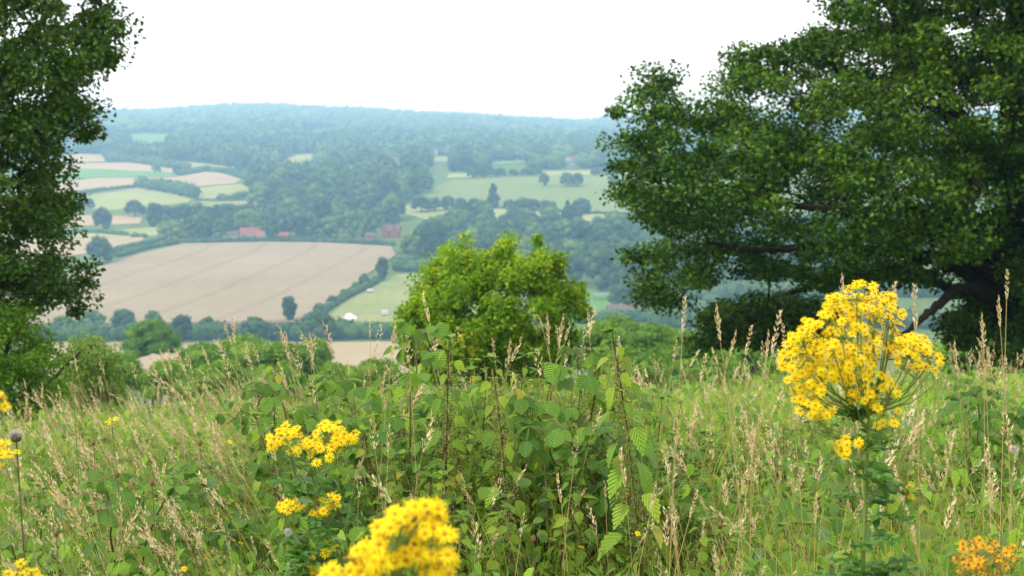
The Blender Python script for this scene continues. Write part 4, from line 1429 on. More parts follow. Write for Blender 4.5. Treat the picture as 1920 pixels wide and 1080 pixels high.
# --- nettle prototypes, 1 m tall
def nettle(seed, seedy=1.0, big=1.0):
    r = rs(seed)
    gs, gl, gc = Geo(), Geo(), Geo()
    lean = r.normal(size=3) * .06
    lean[2] = 0
    pts = np.array([[0, 0, -.05], [0, 0, .2], [0.0, 0, .5], [0, 0, .8], [0, 0, 1.0]]) + lean * np.array([0, .1, .4, .8, 1.2])[:, None]
    tube(gs, pts, [.0034, .003, .0026, .002, .001], 6)
    tube(gc, pts[2:] * np.array([1, 1, .97]), [.0029, .0022, .0011], 5)
    z = 0.22
    k = 0
    while z < 0.99:
        f = z
        c = np.array([np.interp(z, pts[:, 2], pts[:, 0]), np.interp(z, pts[:, 2], pts[:, 1]), z])
        size = .080 * (1 - f) ** .18 * (0.75 + .4 * math.sin(math.pi * min(1, f * 1.1))) * r.uniform(.8, 1.15)
        size = max(size, .018) * (1 + .25 * (big - 1))
        for s in (0, 1):
            a = k * math.pi / 2 + s * math.pi + r.uniform(-.25, .25)
            if r.rand() < .05 + .3 * (z < .3):
                continue
            d = np.array([math.cos(a), math.sin(a), r.uniform(-.1, .45)])
            d = d / np.linalg.norm(d)
            pet = c + d * size * .5
            tube(gs, [c, c + d * size * .15 + [0, 0, .002], pet], [.0009, .0007, .0006], 4)
            al = d + np.array([0, 0, r.uniform(-1.2, -.1)])
            nn = np.array([-d[0] * .1, -d[1] * .1, 1.0]) + r.normal(size=3) * .3
            gl.inst(L_NETTLE, frames(al[None], nn[None]), np.array([size]), pet[None])
            if .45 < z < .95 and r.rand() < seedy:
                for q in range(int(3 * big)):
                    aa = a + r.uniform(-.7, .7)
                    dd = np.array([math.cos(aa), math.sin(aa), -.5])
                    ln = r.uniform(.02, .045)
                    m = 16
                    t = np.linspace(0.1, 1, m)[:, None]
                    P = c + dd * ln * t + np.array([0, 0, -ln * .8]) * t ** 2 + r.normal(size=(m, 3)) * .0016
                    gc.inst(SPIKELET, frames(r.normal(size=(m, 3)), r.normal(size=(m, 3))), np.full(m, .008 * (1 + .5 * (big - 1))), P)
        z += .030 + .018 * (1 - f)
        k += 1
    # tip cluster
    top = pts[-1]
    for q in range(7):
        a = r.uniform(0, 6.28)
        d = np.array([math.cos(a), math.sin(a), r.uniform(-.1, 1.3)])
        gl.inst(L_NETTLE, frames(d[None], np.array([[0, 0, 1.0]]) + d * .5 * np.array([1, 1, 0])), np.array([.034]), top[None] - [0, 0, .006])
    if not gc.V:
        gc.inst(SPIKELET, frames(r.normal(size=(3, 3)), r.normal(size=(3, 3))), np.full(3, .006), np.tile(pts[3], (3, 1)))
    return [('stem', gs.mesh('stem', M['nstem'])), ('leaves', gl.mesh('leaves', M['nettle'])), ('seed_cluster', gc.mesh('seed_cluster', M['nseed']))]


def bramble(seed):
    """arching cane 1 m high with three-part rounded leaves"""
    r = rs(seed)
    gs, gl = Geo(), Geo()
    for cne in range(2 + seed % 2):
        a = r.uniform(0, 6.28)
        d = np.array([math.cos(a), math.sin(a), 0])
        sp_ = r.uniform(.15, .5)
        n = 14
        t = np.linspace(0, 1, n)[:, None]
        hgt = r.uniform(.75, 1.0)
        pts = d * sp_ * t ** 1.5 + np.array([0, 0, 1]) * (hgt * np.sin(t * 1.9) / math.sin(1.57)) + r.normal(size=(n, 3)) * .006
        pts[0, 2] = -.04
        tube(gs, pts, np.linspace(.0038, .0016, n), 6)
        nl = 24
        for k in range(nl):
            f = .16 + .84 * (k + r.rand() * .5) / nl
            i = min(int(f * (n - 1)), n - 2)
            c = pts[i] + (pts[i + 1] - pts[i]) * (f * (n - 1) - i)
            aa = k * 2.4 + r.uniform(-.4, .4)
            out = np.array([math.cos(aa), math.sin(aa), r.uniform(-.1, .5)])
            out /= np.linalg.norm(out)
            L = r.uniform(.03, .07)
            e = c + out * L + [0, 0, .01]
            tube(gs, [c, (c + e) / 2 + [0, 0, .006], e], [.0011, .0009, .0008], 4)
            side = np.cross(out, [0, 0, 1])
            up = np.array([0, 0, 1.0]) + r.normal(size=3) * .35
            sz = r.uniform(.038, .068) * (1.05 - .3 * f)
            for w_, q in ((0, 1.1), (1, .9), (-1, .9)):
                al = out * (1 if w_ == 0 else .35) + side * w_ * .9 + np.array([0, 0, r.uniform(-1.3, -.1)])
                nrm_ = up + out * .5 + r.normal(size=3) * .25
                pp = e + (out * .008 if w_ == 0 else 0)
                gl.inst(L_BRAM, frames(al[None], nrm_[None]), np.array([sz * q]), np.asarray(pp)[None])
    return [('cane', gs.mesh('cane', M['cane'])), ('leaves', gl.mesh('leaves', M['bram']))]


def herb(seed):
    r = rs(seed)
    gs, gl = Geo(), Geo()
    for st in range(3):
        o = r.normal(size=3) * .05
        o[2] = 0
        d = r.normal(size=3) * .14
        hgt = r.uniform(.75, 1.0)
        pts = np.array([o + [0, 0, -.04], o + d * .3 + [0, 0, hgt * .4], o + d * .8 + [0, 0, hgt * .8], o + d * 1.1 + [0, 0, hgt]])
        tube(gs, pts, [.003, .0026, .002, .001], 5)
        k = 0
        z = .15
        while z < hgt:
            f = z / hgt
            c = np.array([np.interp(z, pts[:, 2], pts[:, i]) for i in range(3)])
            c[2] = z
            for s in (0, 1):
                a = k * 1.57 + s * math.pi + r.uniform(-.3, .3)
                d2 = np.array([math.cos(a), math.sin(a), r.uniform(-.7, .5)])
                sz = r.uniform(.05, .10) * (1.1 - .65 * f)
                gl.inst(L_HERB, frames(d2[None], (np.array([0, 0, 1.0]) + r.normal(size=3) * .3)[None]), np.array([sz]), c[None])
            z += .045 - .015 * f
            k += 1
    return [('stem', gs.mesh('stem', M['gstem'])), ('leaves', gl.mesh('leaves', M['herb']))]


NET = [nettle(50 + k, [1.0, .8, 1.0, .8, .8, 1.0][k]) for k in range(6)] + [nettle(99, 1.0, 1.5)]
BRA = [bramble(60 + k) for k in range(6)]
HER = [herb(70 + k) for k in range(5)]


r = rs(90)
# nettles
P = []
for _ in range(195):
    Yd = r.uniform(3.9, 6.2)
    P.append((r.uniform(700, 1290), Yd))
for _ in range(35):
    P.append((r.uniform(440, 720), r.uniform(4.6, 6.0)))
for _ in range(60):
    P.append((r.uniform(1250, 1920), r.uniform(4.0, 8)))
for k, (px, Yd) in enumerate(P):
    x, z = zt(px, Yd)
    hgt = canopy(px, Yd) * r.uniform(.80, 1.08)
    ph = "tall stinging nettle with dark stem" if hgt > 1.05 else "stinging nettle with dark stem"
    later(put(NET[r.randint(6)], 'nettle', x, Yd, z, r.uniform(0, 6.28), (1.0 + .1 * r.rand(), 1.0, hgt), None, 'nettle', "stinging nettles in the meadow", (r.normal() * .06, r.normal() * .06)), ph, *proj(x, Yd, z + hgt))
for (px, top, Yd, v, lab) in [(1230, 606, 4.1, 6, "tallest nettle with hanging seed clusters, rising alone between the bush and the oak"),
                              (826, 650, 4.3, 4, "pale fresh nettle top in front of the bush's lower left"),
                              (922, 668, 4.4, 2, "seedy nettle top before the middle of the bush"),
                              (1060, 660, 4.5, 5, "seedy nettle top before the bush's right side"),
                              (975, 680, 4.2, 0, "nettle hung with brown seed strings in front of the bush, right of the seedy one"),
                              (500, 668, 5.0, 1, "nettle rising among pale grasses above the small ragwort stand")]:
    x, z = zt(px, Yd)
    hgt = float(at(px, top, Yd)[2]) - z
    put(NET[v], 'nettle', x, Yd, z, r.uniform(0, 6), (1.15, 1.15, hgt), lab, 'nettle', "stinging nettles in the meadow")
# brambles
P = [(r.uniform(-40, 700), r.uniform(4.0, 8.5)) for _ in range(95)] + [(r.uniform(500, 1350), r.uniform(4.1, 6.5)) for _ in range(26)] + [(r.uniform(1250, 1960), r.uniform(4.2, 8.0)) for _ in range(55)]
for px, Yd in P:
    x, z = zt(px, Yd)
    hgt = canopy(px, Yd) * r.uniform(.70, 1.05)
    later(put(BRA[r.randint(6)], 'bramble', x, Yd, z, r.uniform(0, 6.28), (1.0, 1.0, hgt), None, 'bramble', "brambles growing through the meadow"), "bramble with ribbed leaves", *proj(x, Yd, z + hgt))
for (px, top, Yd, v, lab) in [(745, 640, 4.4, 2, "bramble shoot standing highest, left of the yellow-green bush"), (1090, 680, 4.4, 1, "bramble shoot with large ribbed leaves before the bush's right foot"), (580, 745, 4.3, 3, "dense bramble clump with big ribbed leaves above the small ragwort stand"),
                              (1215, 750, 4.2, 5, "bramble crown beside the tallest nettle"), (540, 690, 4.9, 0, "bramble shoot among nettles left of the highest bramble"), (200, 850, 4.3, 4, "low bramble clump below the arching pale grasses on the left"), (1850, 705, 5.6, 1, "bramble shoot in front of the oak trunk")]:
    x, z = zt(px, Yd)
    hgt = float(at(px, top, Yd)[2]) - z
    put(BRA[v], 'bramble', x, Yd, z, r.uniform(0, 6), (1.1, 1.1, hgt / .98), lab, 'bramble', "brambles growing through the meadow")
# leafy herbs
P = [(r.uniform(1230, 1960), r.uniform(3.9, 8)) for _ in range(130)] + [(r.uniform(-30, 520), r.uniform(4.2, 8)) for _ in range(60)] + [(r.uniform(520, 1250), r.uniform(3.6, 4.6)) for _ in range(22)]
for px, Yd in P:
    x, z = zt(px, Yd)
    hgt = canopy(px, Yd) * r.uniform(.65, 1.0)
    later(put(HER[r.randint(5)], 'leafy_herb', x, Yd, z, r.uniform(0, 6.28), (1.0, 1.0, hgt), None, 'herb', "pale leafy herbs in the meadow"), "pale green leafy herb", *proj(x, Yd, z + hgt))


# --- grass: nobody could count it
def grass_mass(name, n, Yr, pxr, hr, mat, label, seed, width=.0022, lean=.35, wind=(-.12, 0)):
    r = rs(seed)
    Yd = Yr[0] * (Yr[1] / Yr[0]) ** r.rand(n) if Yr[0] > 0 else r.uniform(*Yr, n)
    px = r.uniform(pxr[0], pxr[1], n)
    x = (px - 960) / FPX * Yd
    # tuft together
    x += .05 * np.sin(x * 23) + r.normal(size=n) * .03
    z = terr(x, Yd)
    cap = canopy(px, Yd)
    h = r.uniform(hr[0], hr[1], n) * (cap + .12)
    d = r.normal(size=(n, 2)) * lean * h[:, None] + np.array(wind) * h[:, None]
    wdt = width * r.uniform(.6, 1.4, n) * np.clip(Yd / 5, 1, 2.2)
    a = r.uniform(0, 3.14, n)
    sx, sy = np.cos(a) * wdt, np.sin(a) * wdt
    seg = 5
    V = np.zeros((n, seg + 1, 2, 3))
    for k in range(seg + 1):
        t = k / seg
        cx = x + d[:, 0] * t ** 2
        cy_ = Yd + d[:, 1] * t ** 2
        cz = z + h * (t - .22 * t ** 3 * np.clip(np.abs(d).sum(1) / h, 0, 1.5))
        q = (1 - t) ** .6 if t > .3 else 1
        for s, sg in ((0, -1), (1, 1)):
            V[:, k, s, 0] = cx + sg * sx * q
            V[:, k, s, 1] = cy_ + sg * sy * q
            V[:, k, s, 2] = cz
    k = np.arange(seg)
    F0 = np.stack([2 * k, 2 * k + 1, 2 * k + 3, 2 * k + 2], 1)
    F = (F0[None] + (np.arange(n) * (seg + 1) * 2)[:, None, None]).reshape(-1, 4)
    g = Geo()
    g.add(V.reshape(-1, 3), F)
    g.obj(name, M[mat], label=label, cat='grass', kind='stuff')


grass_mass('meadow_grass', 48000, (3.0, 19), (-300, 2300), (.35, 1.0), 'grass', "green grass growing all through the meadow", 101)
grass_mass('dry_grass', 15000, (3.2, 19), (-300, 2300), (.5, 1.1), 'dry', "straw-coloured dry grass blades through the meadow", 102, width=.0013, lean=.22)
grass_mass('rough_grass', 40000, (15, 60), (-300, 2200), (.5, 1.1), 'grass', "rough grass on the slope beyond the meadow", 103, width=.006)


def head_template(seed, L=1.0, n=60, loose=0.05):
    """seed head, 1 long"""
    r = rs(seed)
    g = Geo()
    t = np.sort(r.rand(n))
    env = loose * np.sin(np.pi * np.clip(t, .04, .96)) ** .7
    a = r.uniform(0, 6.28, n)
    P = np.stack([np.cos(a) * env * r.uniform(.2, 1, n), np.sin(a) * env * r.uniform(.2, 1, n), t * L], 1)
    D = np.stack([np.cos(a) * .45, np.sin(a) * .45, np.full(n, 1.0)], 1)
    g.inst(SPIKELET, frames(D, r.normal(size=(n, 3))), r.uniform(.09, .17, n), P)
    return np.concatenate(g.V), np.concatenate(g.F), np.concatenate(g.U)


HEADS = [head_template(1, n=46, loose=.035), head_template(2, n=46, loose=.05), head_template(3, n=40, loose=.10), head_template(4, n=36, loose=.16)]


def stalk_points(x, y, z, h, dx, dy, n=7):
    t = np.linspace(0, 1, n)
    return np.stack([x + dx * t ** 2, y + dy * t ** 2, z + h * (t - .0 * t)], 1)


# massed seed-bearing stalks
r = rs(110)
n = 2500
Yd = 3.6 * (17 / 3.6) ** r.rand(n)
px = r.uniform(-80, 2000, n)
dens = np.where(px < 620, 1.0, np.where(px < 1200, .20, .60))
k = r.rand(n) < dens
Yd, px = Yd[k], px[k]
n = len(px)
x = (px - 960) / FPX * Yd
z = terr(x, Yd)
h = (canopy(px, Yd) + .05) * r.uniform(.75, 1.22, n)
dx = (r.normal(size=n) * .14 - np.where(px < 620, .20, .03)) * h
dy = r.normal(size=n) * .12 * h
g = Geo()
T = np.linspace(0, 1, 6)
for a, b in zip(T[:-1], T[1:]):
    A_ = np.stack([x + dx * a ** 2, Yd + dy * a ** 2, z + h * a], 1)
    B_ = np.stack([x + dx * b ** 2, Yd + dy * b ** 2, z + h * b], 1)
    frusta(g, A_, B_, .0011 * (1.2 - .5 * a) * np.clip(Yd / 5, 1, 2), .0011 * (1.2 - .5 * b) * np.clip(Yd / 5, 1, 2), 3)
g.obj('dry_stalks', M['dry'], label="thin straw stalks of the seeding meadow grass", cat='grass', kind='stuff')
g = Geo()
B_ = np.stack([x + dx, Yd + dy, z + h], 1)
dirv = norm(np.stack([2 * dx * 1.2, 2 * dy * 1.2, h * .9], 1))
Rr = np.stack([norm(np.cross(dirv, [0, 1, 0.2])), np.zeros_like(dirv), dirv], 1)
Rr[:, 1] = np.cross(Rr[:, 2], Rr[:, 0])
sel = r.randint(0, 4, n)
for q in range(4):
    m = sel == q
    L = r.uniform(.045, .12, m.sum())
    g.inst(HEADS[q], Rr[m], L, B_[m])
g.obj('seed_heads', M['seed'], label="pale seed heads of the meadow grass", cat='grass', kind='stuff')

# undergrowth: small mixed leaves filling the lower storey
r = rs(120)
g = Geo()
for (n, tmpl, mi, lo, hi, sz) in ((34000, L_HERB, 0, .15, .98, .05), (14000, L_BRAM, 1, .2, .95, .05)):
    Yd = 3.4 * (18 / 3.4) ** r.rand(n)
    px = r.uniform(-100, 2020, n)
    x = (px - 960) / FPX * Yd
    clumpy = np.array([mnoise.noise(Vector((a * 1.6, b * 1.6, mi * 7.0))) for a, b in zip(x, Yd)])
    k = clumpy > (-.15 if mi == 0 else -.05)
    x, Yd, px, clumpy = x[k], Yd[k], px[k], clumpy[k]
    zz = terr(x, Yd) + canopy(px, Yd) * r.uniform(lo, hi, len(x)) * (1 + .35 * clumpy)
    d = r.normal(size=(len(x), 3))
    d[:, 2] = d[:, 2] * .4 - .6
    nn = np.array([0, 0, 1.0]) + r.normal(size=(len(x), 3)) * .4
    g.inst(tmpl, frames(d, nn), sz * r.uniform(.55, 1.35, len(x)) * np.clip(Yd / 7, 1, 1.8), np.stack([x, Yd, zz], 1), mi)
g.obj('undergrowth', [M['herb'], M['bram']], label="mixed low green leaves filling the meadow between the taller plants", cat='undergrowth', kind='stuff')

# --- standing seed stalks that can be told apart
r = rs(130)
HM = []
for q in range(4):
    gg = Geo()
    gg.add(*HEADS[q])
    HM.append(gg.mesh('seed_head', M['seed']))
stalks = [(1889, 508, 3.6, 0), (1874, 556, 3.9, 1), (1842, 588, 4.4, 1), (1845, 610, 4.2, 2), (1793, 640, 5, 1), (1717, 537, 3.0, 0), (1676, 530, 2.9, 0), (1582, 515, 3.4, 1), (1470, 608, 3.9, 0), (1456, 585, 3.4, 0), (1440, 622, 4.4, 1), (1347, 572, 3.8, 1),
          (1283, 560, 3.6, 0), (1318, 665, 5, 0), (1430, 642, 5.2, 2), (1375, 620, 4.8, 1), (1404, 612, 4.6, 0), (1267, 640, 5, 2), (1820, 655, 5.5, 2), (1855, 650, 5.8, 1), (738, 608, 4.2, 1), (765, 632, 4.2, 3), (1027, 590, 4.6, 1), (1052, 592, 4.7, 1),
          (1104, 588, 4.6, 0), (1046, 612, 4.9, 0), (955, 637, 4.9, 1), (926, 637, 4.8, 0), (1158, 633, 4.9, 0), (1062, 640, 5.2, 1), (1094, 640, 5.2, 2), (437, 593, 4.8, 1), (425, 607, 4.8, 0), (535, 623, 4.9, 1), (570, 621, 4.9, 2), (583, 624, 5.0, 1),
          (617, 638, 5.2, 0), (413, 637, 5.1, 3), (337, 647, 5.3, 1), (317, 653, 5.3, 1), (307, 657, 5.4, 0), (353, 662, 5.1, 2), (383, 647, 5.2, 1), (463, 640, 5.1, 1), (478, 647, 5.1, 2), (523, 663, 5.3, 0), (250, 682, 5.6, 3), (190, 675, 5.8, 2),
          (140, 665, 5.6, 1), (287, 667, 5.6, 1), (425, 667, 5.3, 3), (557, 653, 5.3, 3), (70, 725, 5.6, 1), (110, 740, 5.3, 3), (130, 760, 5.4, 2), (90, 790, 5.0, 2), (180, 735, 5.6, 1), (700, 790, 3.8, 3), (730, 800, 3.7, 2), (1410, 790, 3.8, 1), (1415, 860, 3.7, 2),
          (1250, 830, 3.8, 2), (1080, 820, 4.0, 3), (1225, 905, 3.6, 1), (1300, 920, 3.6, 0), (1260, 940, 3.5, 2), (280, 968, 3.7, 1), (370, 960, 3.7, 3), (1530, 925, 3.5, 1), (1780, 800, 4.0, 2), (1860, 880, 3.8, 1), (1655, 905, 3.9, 0), (1485, 830, 4.2, 3), (1390, 1040, 3.4, 2), (1345, 1020, 3.4, 1), (980, 965, 3.6, 2), (510, 1010, 3.3, 0)]
for (px, py, Yd, q) in stalks:
    tip = at(px, py, Yd)
    Lh = r.uniform(.060, .095) * (1.15 if q < 2 else 1)
    lean = (-.18 if px < 620 else (.05 if r.rand() < .5 else -.08)) + r.normal() * .06
    zb = float(terr(tip[0], tip[1]))
    h = tip[2] - zb - Lh
    xb = tip[0] - lean * h
    root = link('grass_stalk', None, loc=(xb, Yd, zb), cat='grass stalk', group="tall seeding grass stalks")
    later(root, "grass stalk with %s seed head" % ["slim", "dense", "loose", "feathery"][q], px, py)
    g = Geo()
    pts = stalk_points(0, 0, 0, h, lean * h * .93, 0)
    tube(g, pts, np.linspace(.0015, .0008, 7), 5)
    g.obj('stem', M['dry'], root)
    hd = link('seed_head', HM[q], root, loc=pts[-1])
    hd.scale = (Lh, Lh, Lh)
    dv = pts[-1] - pts[-2]
    hd.rotation_euler = Vector(dv.tolist()).to_track_quat('Z', 'Y').to_euler()


# ------------------------------------------------------------------ ragwort
def flower_mesh(nm, seed, brown=False):
    r = rs(seed)
    g = Geo()
    if not brown:
        npet = 13
        a = np.arange(npet) * 2 * np.pi / npet + r.uniform(-.08, .08, npet)
        D = np.stack([np.cos(a), np.sin(a), r.uniform(-.25, .12, npet)], 1)
        g.inst(L_PETAL, frames(D, np.tile([[0, 0, 1.0]], (npet, 1)) + r.normal(size=(npet, 3)) * .12), np.stack([r.uniform(.85, 1.15, npet)] * 3, 1) * .86, D * .16, 0)
    V0, F0 = ICO1
    V = V0 * np.array([.29, .29, .17]) + [0, 0, .05]
    if brown:
        V = V0 * np.array([.32, .32, .30]) * (1 + r.uniform(-.15, .15, (len(V0), 1)))
    g.add(V, F0, None, 1)
    # green cup
    th = np.arange(7) * 2 * np.pi / 7
    V = np.concatenate([np.stack([.22 * np.cos(th), .22 * np.sin(th), 0 * th + .02], 1), np.stack([.13 * np.cos(th), .13 * np.sin(th), 0 * th - .34], 1)])
    k = np.arange(7)
    g.add(V, np.stack([k, (k + 1) % 7, (k + 1) % 7 + 7, k + 7], 1), None, 2)
    return g


FL = [flower_mesh('flower', 200 + k) for k in range(4)]
FLM = [f.mesh('flower', [M['petal'], M['disc'], M['gstem']]) for f in FL]
FLO = [f.mesh('flower', [M['rust'], M['brown'], M['gstem']]) for f in FL]
BR = flower_mesh('spent', 210, True)
BRM = BR.mesh('spent_flower', [M['petal'], M['brown'], M['gstem']])


def merged(Glist, sel, R, s, p):
    g = Geo()
    for k, G_ in enumerate(Glist):
        m = sel == k
        if not m.any():
            continue
        V, UV = np.concatenate(G_.V), np.concatenate(G_.U)
        nV = len(V)
        N_ = m.sum()
        W = np.einsum('vk,nkj->nvj', V, R[m]) * s[m][:, None, None] + p[m][:, None]
        base = g.n
        g.add(W.reshape(-1, 3), np.zeros((0, 3), int), np.tile(UV, (N_, 1)), 0)
        for F_, Mi in zip(G_.F, G_.M):
            FF = (F_[None] + (np.arange(N_) * nV)[:, None, None]).reshape(-1, F_.shape[1])
            g.F.append(FF + base)
            g.M.append(np.full(len(FF), Mi[0]))
    g.F = [f for f in g.F if len(f)]
    g.M = [f for f in g.M if len(f)]
    return g


def ragwort(label, Yd, clusters, stempx, nfl, size, seed, brown=.08, fm=None, depth=.07, base_px=None, leafy=True, orange=False):
    """clusters: list of (polygon in pixels, share); flowers sit on branching stalks that rise from one stem"""
    r = rs(seed)
    bx = at(base_px or stempx[0], 540, Yd)
    base = np.array([bx[0], Yd, float(terr(bx[0], Yd))])
    root = link('ragwort', None, loc=base, label=label, cat='ragwort')
    P, NRM = [], []
    gs = Geo()
    topst = at(stempx[0], stempx[1], Yd) - base
    spts = np.array([[0, 0, -.05], [topst[0] * .3, 0, topst[2] * .35], [topst[0] * .75, 0, topst[2] * .75], topst])
    tube(gs, spts, [.0055, .005, .0042, .003], 8)
    gb = Geo()
    tot = sum(c[1] for c in clusters)
    for (poly, share) in clusters:
        m = int(nfl * share / tot)
        cen = np.array(poly).mean(0)
        # rejection sampling for spacing
        pts = []
        sp_px = size * FPX / Yd * .40
        for _ in range(m * 30):
            q = sample_poly(poly, 1, r)[0]
            dz = r.uniform(-1, 1)
            if all((q[0] - a[0]) ** 2 + (q[1] - a[1]) ** 2 + ((dz - a[2]) * depth * FPX / Yd) ** 2 > sp_px ** 2 for a in pts):
                pts.append((q[0], q[1], dz))
            if len(pts) >= m:
                break
        pts = np.array(pts)
        ext = np.ptp(np.array(poly), axis=0)
        rx = (pts[:, 0] - cen[0]) / (ext[0] / 2 + 1e-6)
        ry = (pts[:, 1] - cen[1]) / (ext[1] / 2 + 1e-6)
        t = np.sqrt(np.clip(1.05 - np.clip(np.abs(rx), 0, 1) ** 2, .05, 1))
        p = at_n(pts[:, 0], pts[:, 1], Yd + pts[:, 2] * depth * t) - base
        c0 = at(cen[0], cen[1], Yd) - base
        out = p - c0 + np.array([0, 0, .04])
        nn = norm(norm(out) * .7 + np.array([0, -.75, .50]) + r.normal(size=p.shape) * .30)
        P.append(p)
        NRM.append(nn)
        # branch fan
        lowy = max(q[1] for q in poly)
        fork = at(cen[0] * .5 + stempx[0] * .5, lowy + 25, Yd) - base
        zf = min(fork[2], topst[2])
        fx = np.interp(zf, spts[:, 2], spts[:, 0])
        fork0 = np.array([fx, 0, zf - .02])
        nb = max(3, m // 9)
        ends = []
        for k in range(nb):
            e = p[r.randint(len(p))] * 1.0 + np.array([0, 0, -.03])
            ends.append(e)
            mid = fork0 + (e - fork0) * .5 + np.array([(e - fork0)[0] * .15, 0, -.005])
            tube(gb, [fork0, mid, e], [.0018, .0013, .0009], 5)
        ends = np.array(ends)
        for pp, nv in zip(p, nn):
            e = ends[np.argmin(np.linalg.norm(ends - pp, axis=1))]
            s0 = pp - nv * size * .17
            tube(gb, [e, (e + s0) / 2 - nv * .004, s0], [.0008, .0007, .0006], 4)
    P, NRM = np.concatenate(P), np.concatenate(NRM)
    n = len(P)
    sz = size * .5 * r.uniform(.8, 1.12, n)
    al = r.normal(size=(n, 3))
    R = frames(np.cross(NRM, al), NRM)
    isb = r.rand(n) < brown
    sel = np.where(isb, 9, r.randint(0, 4, n))
    dist = np.linalg.norm(P + base - np.array([0, 0, EYE]), axis=1)
    order = [k for k in np.argsort(dist) if not isb[k]]
    flm = fm or FLM
    ind = order[:90]
    from mathutils import Matrix
    for k in ind:
        o = link('flower', flm[sel[k]], root)
        mt = Matrix(R[k].T.tolist()).to_4x4()
        mt.translation = Vector(P[k].tolist())
        for q in range(3):
            for c in range(3):
                mt[q][c] *= sz[k]
        o.matrix_local = mt
    rest = np.array([k for k in order[90:]], int)
    if len(rest):
        merged(FL, sel[rest], R[rest], sz[rest], P[rest]).obj('flower_mass', [M['petal'], M['disc'], M['gstem']], root, kind='stuff')
    bi = np.nonzero(isb)[0]
    if len(bi):
        for k in bi:
            o = link('spent_flower', BRM, root)
            mt = Matrix((R[k].T * sz[k] * .9).tolist()).to_4x4()
            mt.translation = Vector((P[k] - NRM[k] * size * (.25 if brown < .5 else -.1)).tolist())
            o.matrix_local = mt
    gs.obj('stem', M['gstem'], root)
    gb.obj('branches', M['gstem'], root)
    if leafy:
        gl = Geo()
        H = topst[2]
        for k in range(95):
            f = r.uniform(.20, 1.0)
            zc = H * f
            c = np.array([np.interp(zc, spts[:, 2], spts[:, 0]), 0, zc])
            a = r.uniform(0, 6.28)
            d = np.array([math.cos(a), math.sin(a), r.uniform(.0, .7)])
            d /= np.linalg.norm(d)
            L = r.uniform(.06, .15) * (1.2 - .5 * f)
            side = np.cross(d, [0, 0, 1])
            m = 16
            t = np.linspace(.15, 1, m)
            pc = c + d * (L * t)[:, None] + np.array([0, 0, -.25 * L]) * (t ** 2)[:, None]
            sg = np.where(np.arange(m) % 2 == 0, 1, -1)[:, None]
            al = side * sg * 1.0 + d * .6 + r.normal(size=(m, 3)) * .3
            gl.inst(L_SMALL, frames(al, np.tile([[0, 0, 1.0]], (m, 1)) + r.normal(size=(m, 3)) * .4), L * .34 * (1.15 - .6 * t), pc)
            tube(gl, [c, c + d * L * .5 + [0, 0, -.06 * L], c + d * L + [0, 0, -.25 * L]], [.0008, .0006, .0003], 3)
        gl.obj('leaves', M['rleaf'], root)
    return root


ragwort("tall ragwort with a huge dome of yellow flowers standing in front of the oak", 2.75, [
    ([(1455, 655), (1475, 640), (1500, 600), (1545, 582), (1552, 555), (1585, 548), (1600, 528), (1635, 528), (1668, 548), (1692, 572), (1698, 612), (1685, 650), (1640, 690), (1560, 720), (1520, 735), (1490, 740), (1470, 700)], 185),
    ([(1690, 625), (1720, 620), (1762, 650), (1765, 690), (1740, 700), (1690, 690), (1660, 670)], 32),
    ([(1482, 735), (1530, 730), (1560, 735), (1565, 780), (1540, 785), (1500, 775)], 20),
    ([(1580, 700), (1640, 690), (1680, 715), (1705, 730), (1690, 745), (1640, 760), (1590, 755)], 24),
    ([(1640, 760), (1685, 770), (1680, 795), (1645, 800)], 5),
    ([(1560, 828), (1590, 820), (1620, 830), (1622, 850), (1590, 858), (1562, 855)], 9),
    ([(1690, 915), (1710, 905), (1728, 920), (1720, 935), (1695, 932)], 5)],
    (1630, 760), 640, .0215, 1, brown=.13, depth=.09, base_px=1632)
ragwort("flat-topped ragwort stand with yellow flower plates in three tiers, left of the middle", 3.0, [
    ([(500, 812), (530, 798), (560, 797), (575, 812), (580, 840), (560, 852), (530, 850), (502, 838)], 22),
    ([(575, 820), (600, 792), (640, 790), (670, 805), (668, 825), (620, 838), (585, 850), (570, 840)], 36),
    ([(575, 850), (600, 845), (640, 838), (650, 850), (600, 870), (580, 865)], 7),
    ([(513, 945), (540, 935), (580, 940), (600, 935), (635, 928), (636, 958), (600, 965), (560, 960), (520, 955)], 26),
    ([(600, 1012), (635, 1008), (636, 1035), (605, 1040)], 8),
    ([(572, 1048), (605, 1040), (625, 1050), (620, 1075), (580, 1078)], 12)],
    (590, 875), 170, .024, 2, brown=.20, depth=.05)
ragwort("out-of-focus ragwort with the largest yellow flowers at the bottom of the view", 1.65, [
    ([(700, 985), (740, 952), (790, 943), (835, 950), (838, 972), (790, 985), (740, 1005), (705, 1010)], 42),
    ([(770, 1000), (830, 985), (858, 1000), (845, 1060), (790, 1070), (770, 1040)], 34),
    ([(640, 1045), (690, 1015), (740, 1015), (770, 1050), (720, 1075), (660, 1085)], 36),
    ([(590, 1085), (640, 1058), (680, 1080), (740, 1080), (850, 1065), (850, 1130), (720, 1150), (590, 1120)], 45)],
    (740, 1130), 240, .023, 3, brown=.30, depth=.06, leafy=False)
ragwort("ragwort tip with a few yellow flowers in the bottom left corner", 2.4, [([(-20, 1065), (30, 1050), (60, 1062), (75, 1080), (60, 1100), (-20, 1100)], 22)], (25, 1110), 22, .022, 4, depth=.05, leafy=False)
ragwort("yellow ragwort cropped by the left edge beside the thistle seed head", 2.7, [([(-40, 815), (10, 818), (34, 835), (32, 848), (10, 858), (-40, 865)], 24), ([(-20, 870), (5, 868), (8, 880), (-20, 885)], 4)], (-12, 890), 28, .022, 5, depth=.05, leafy=False)
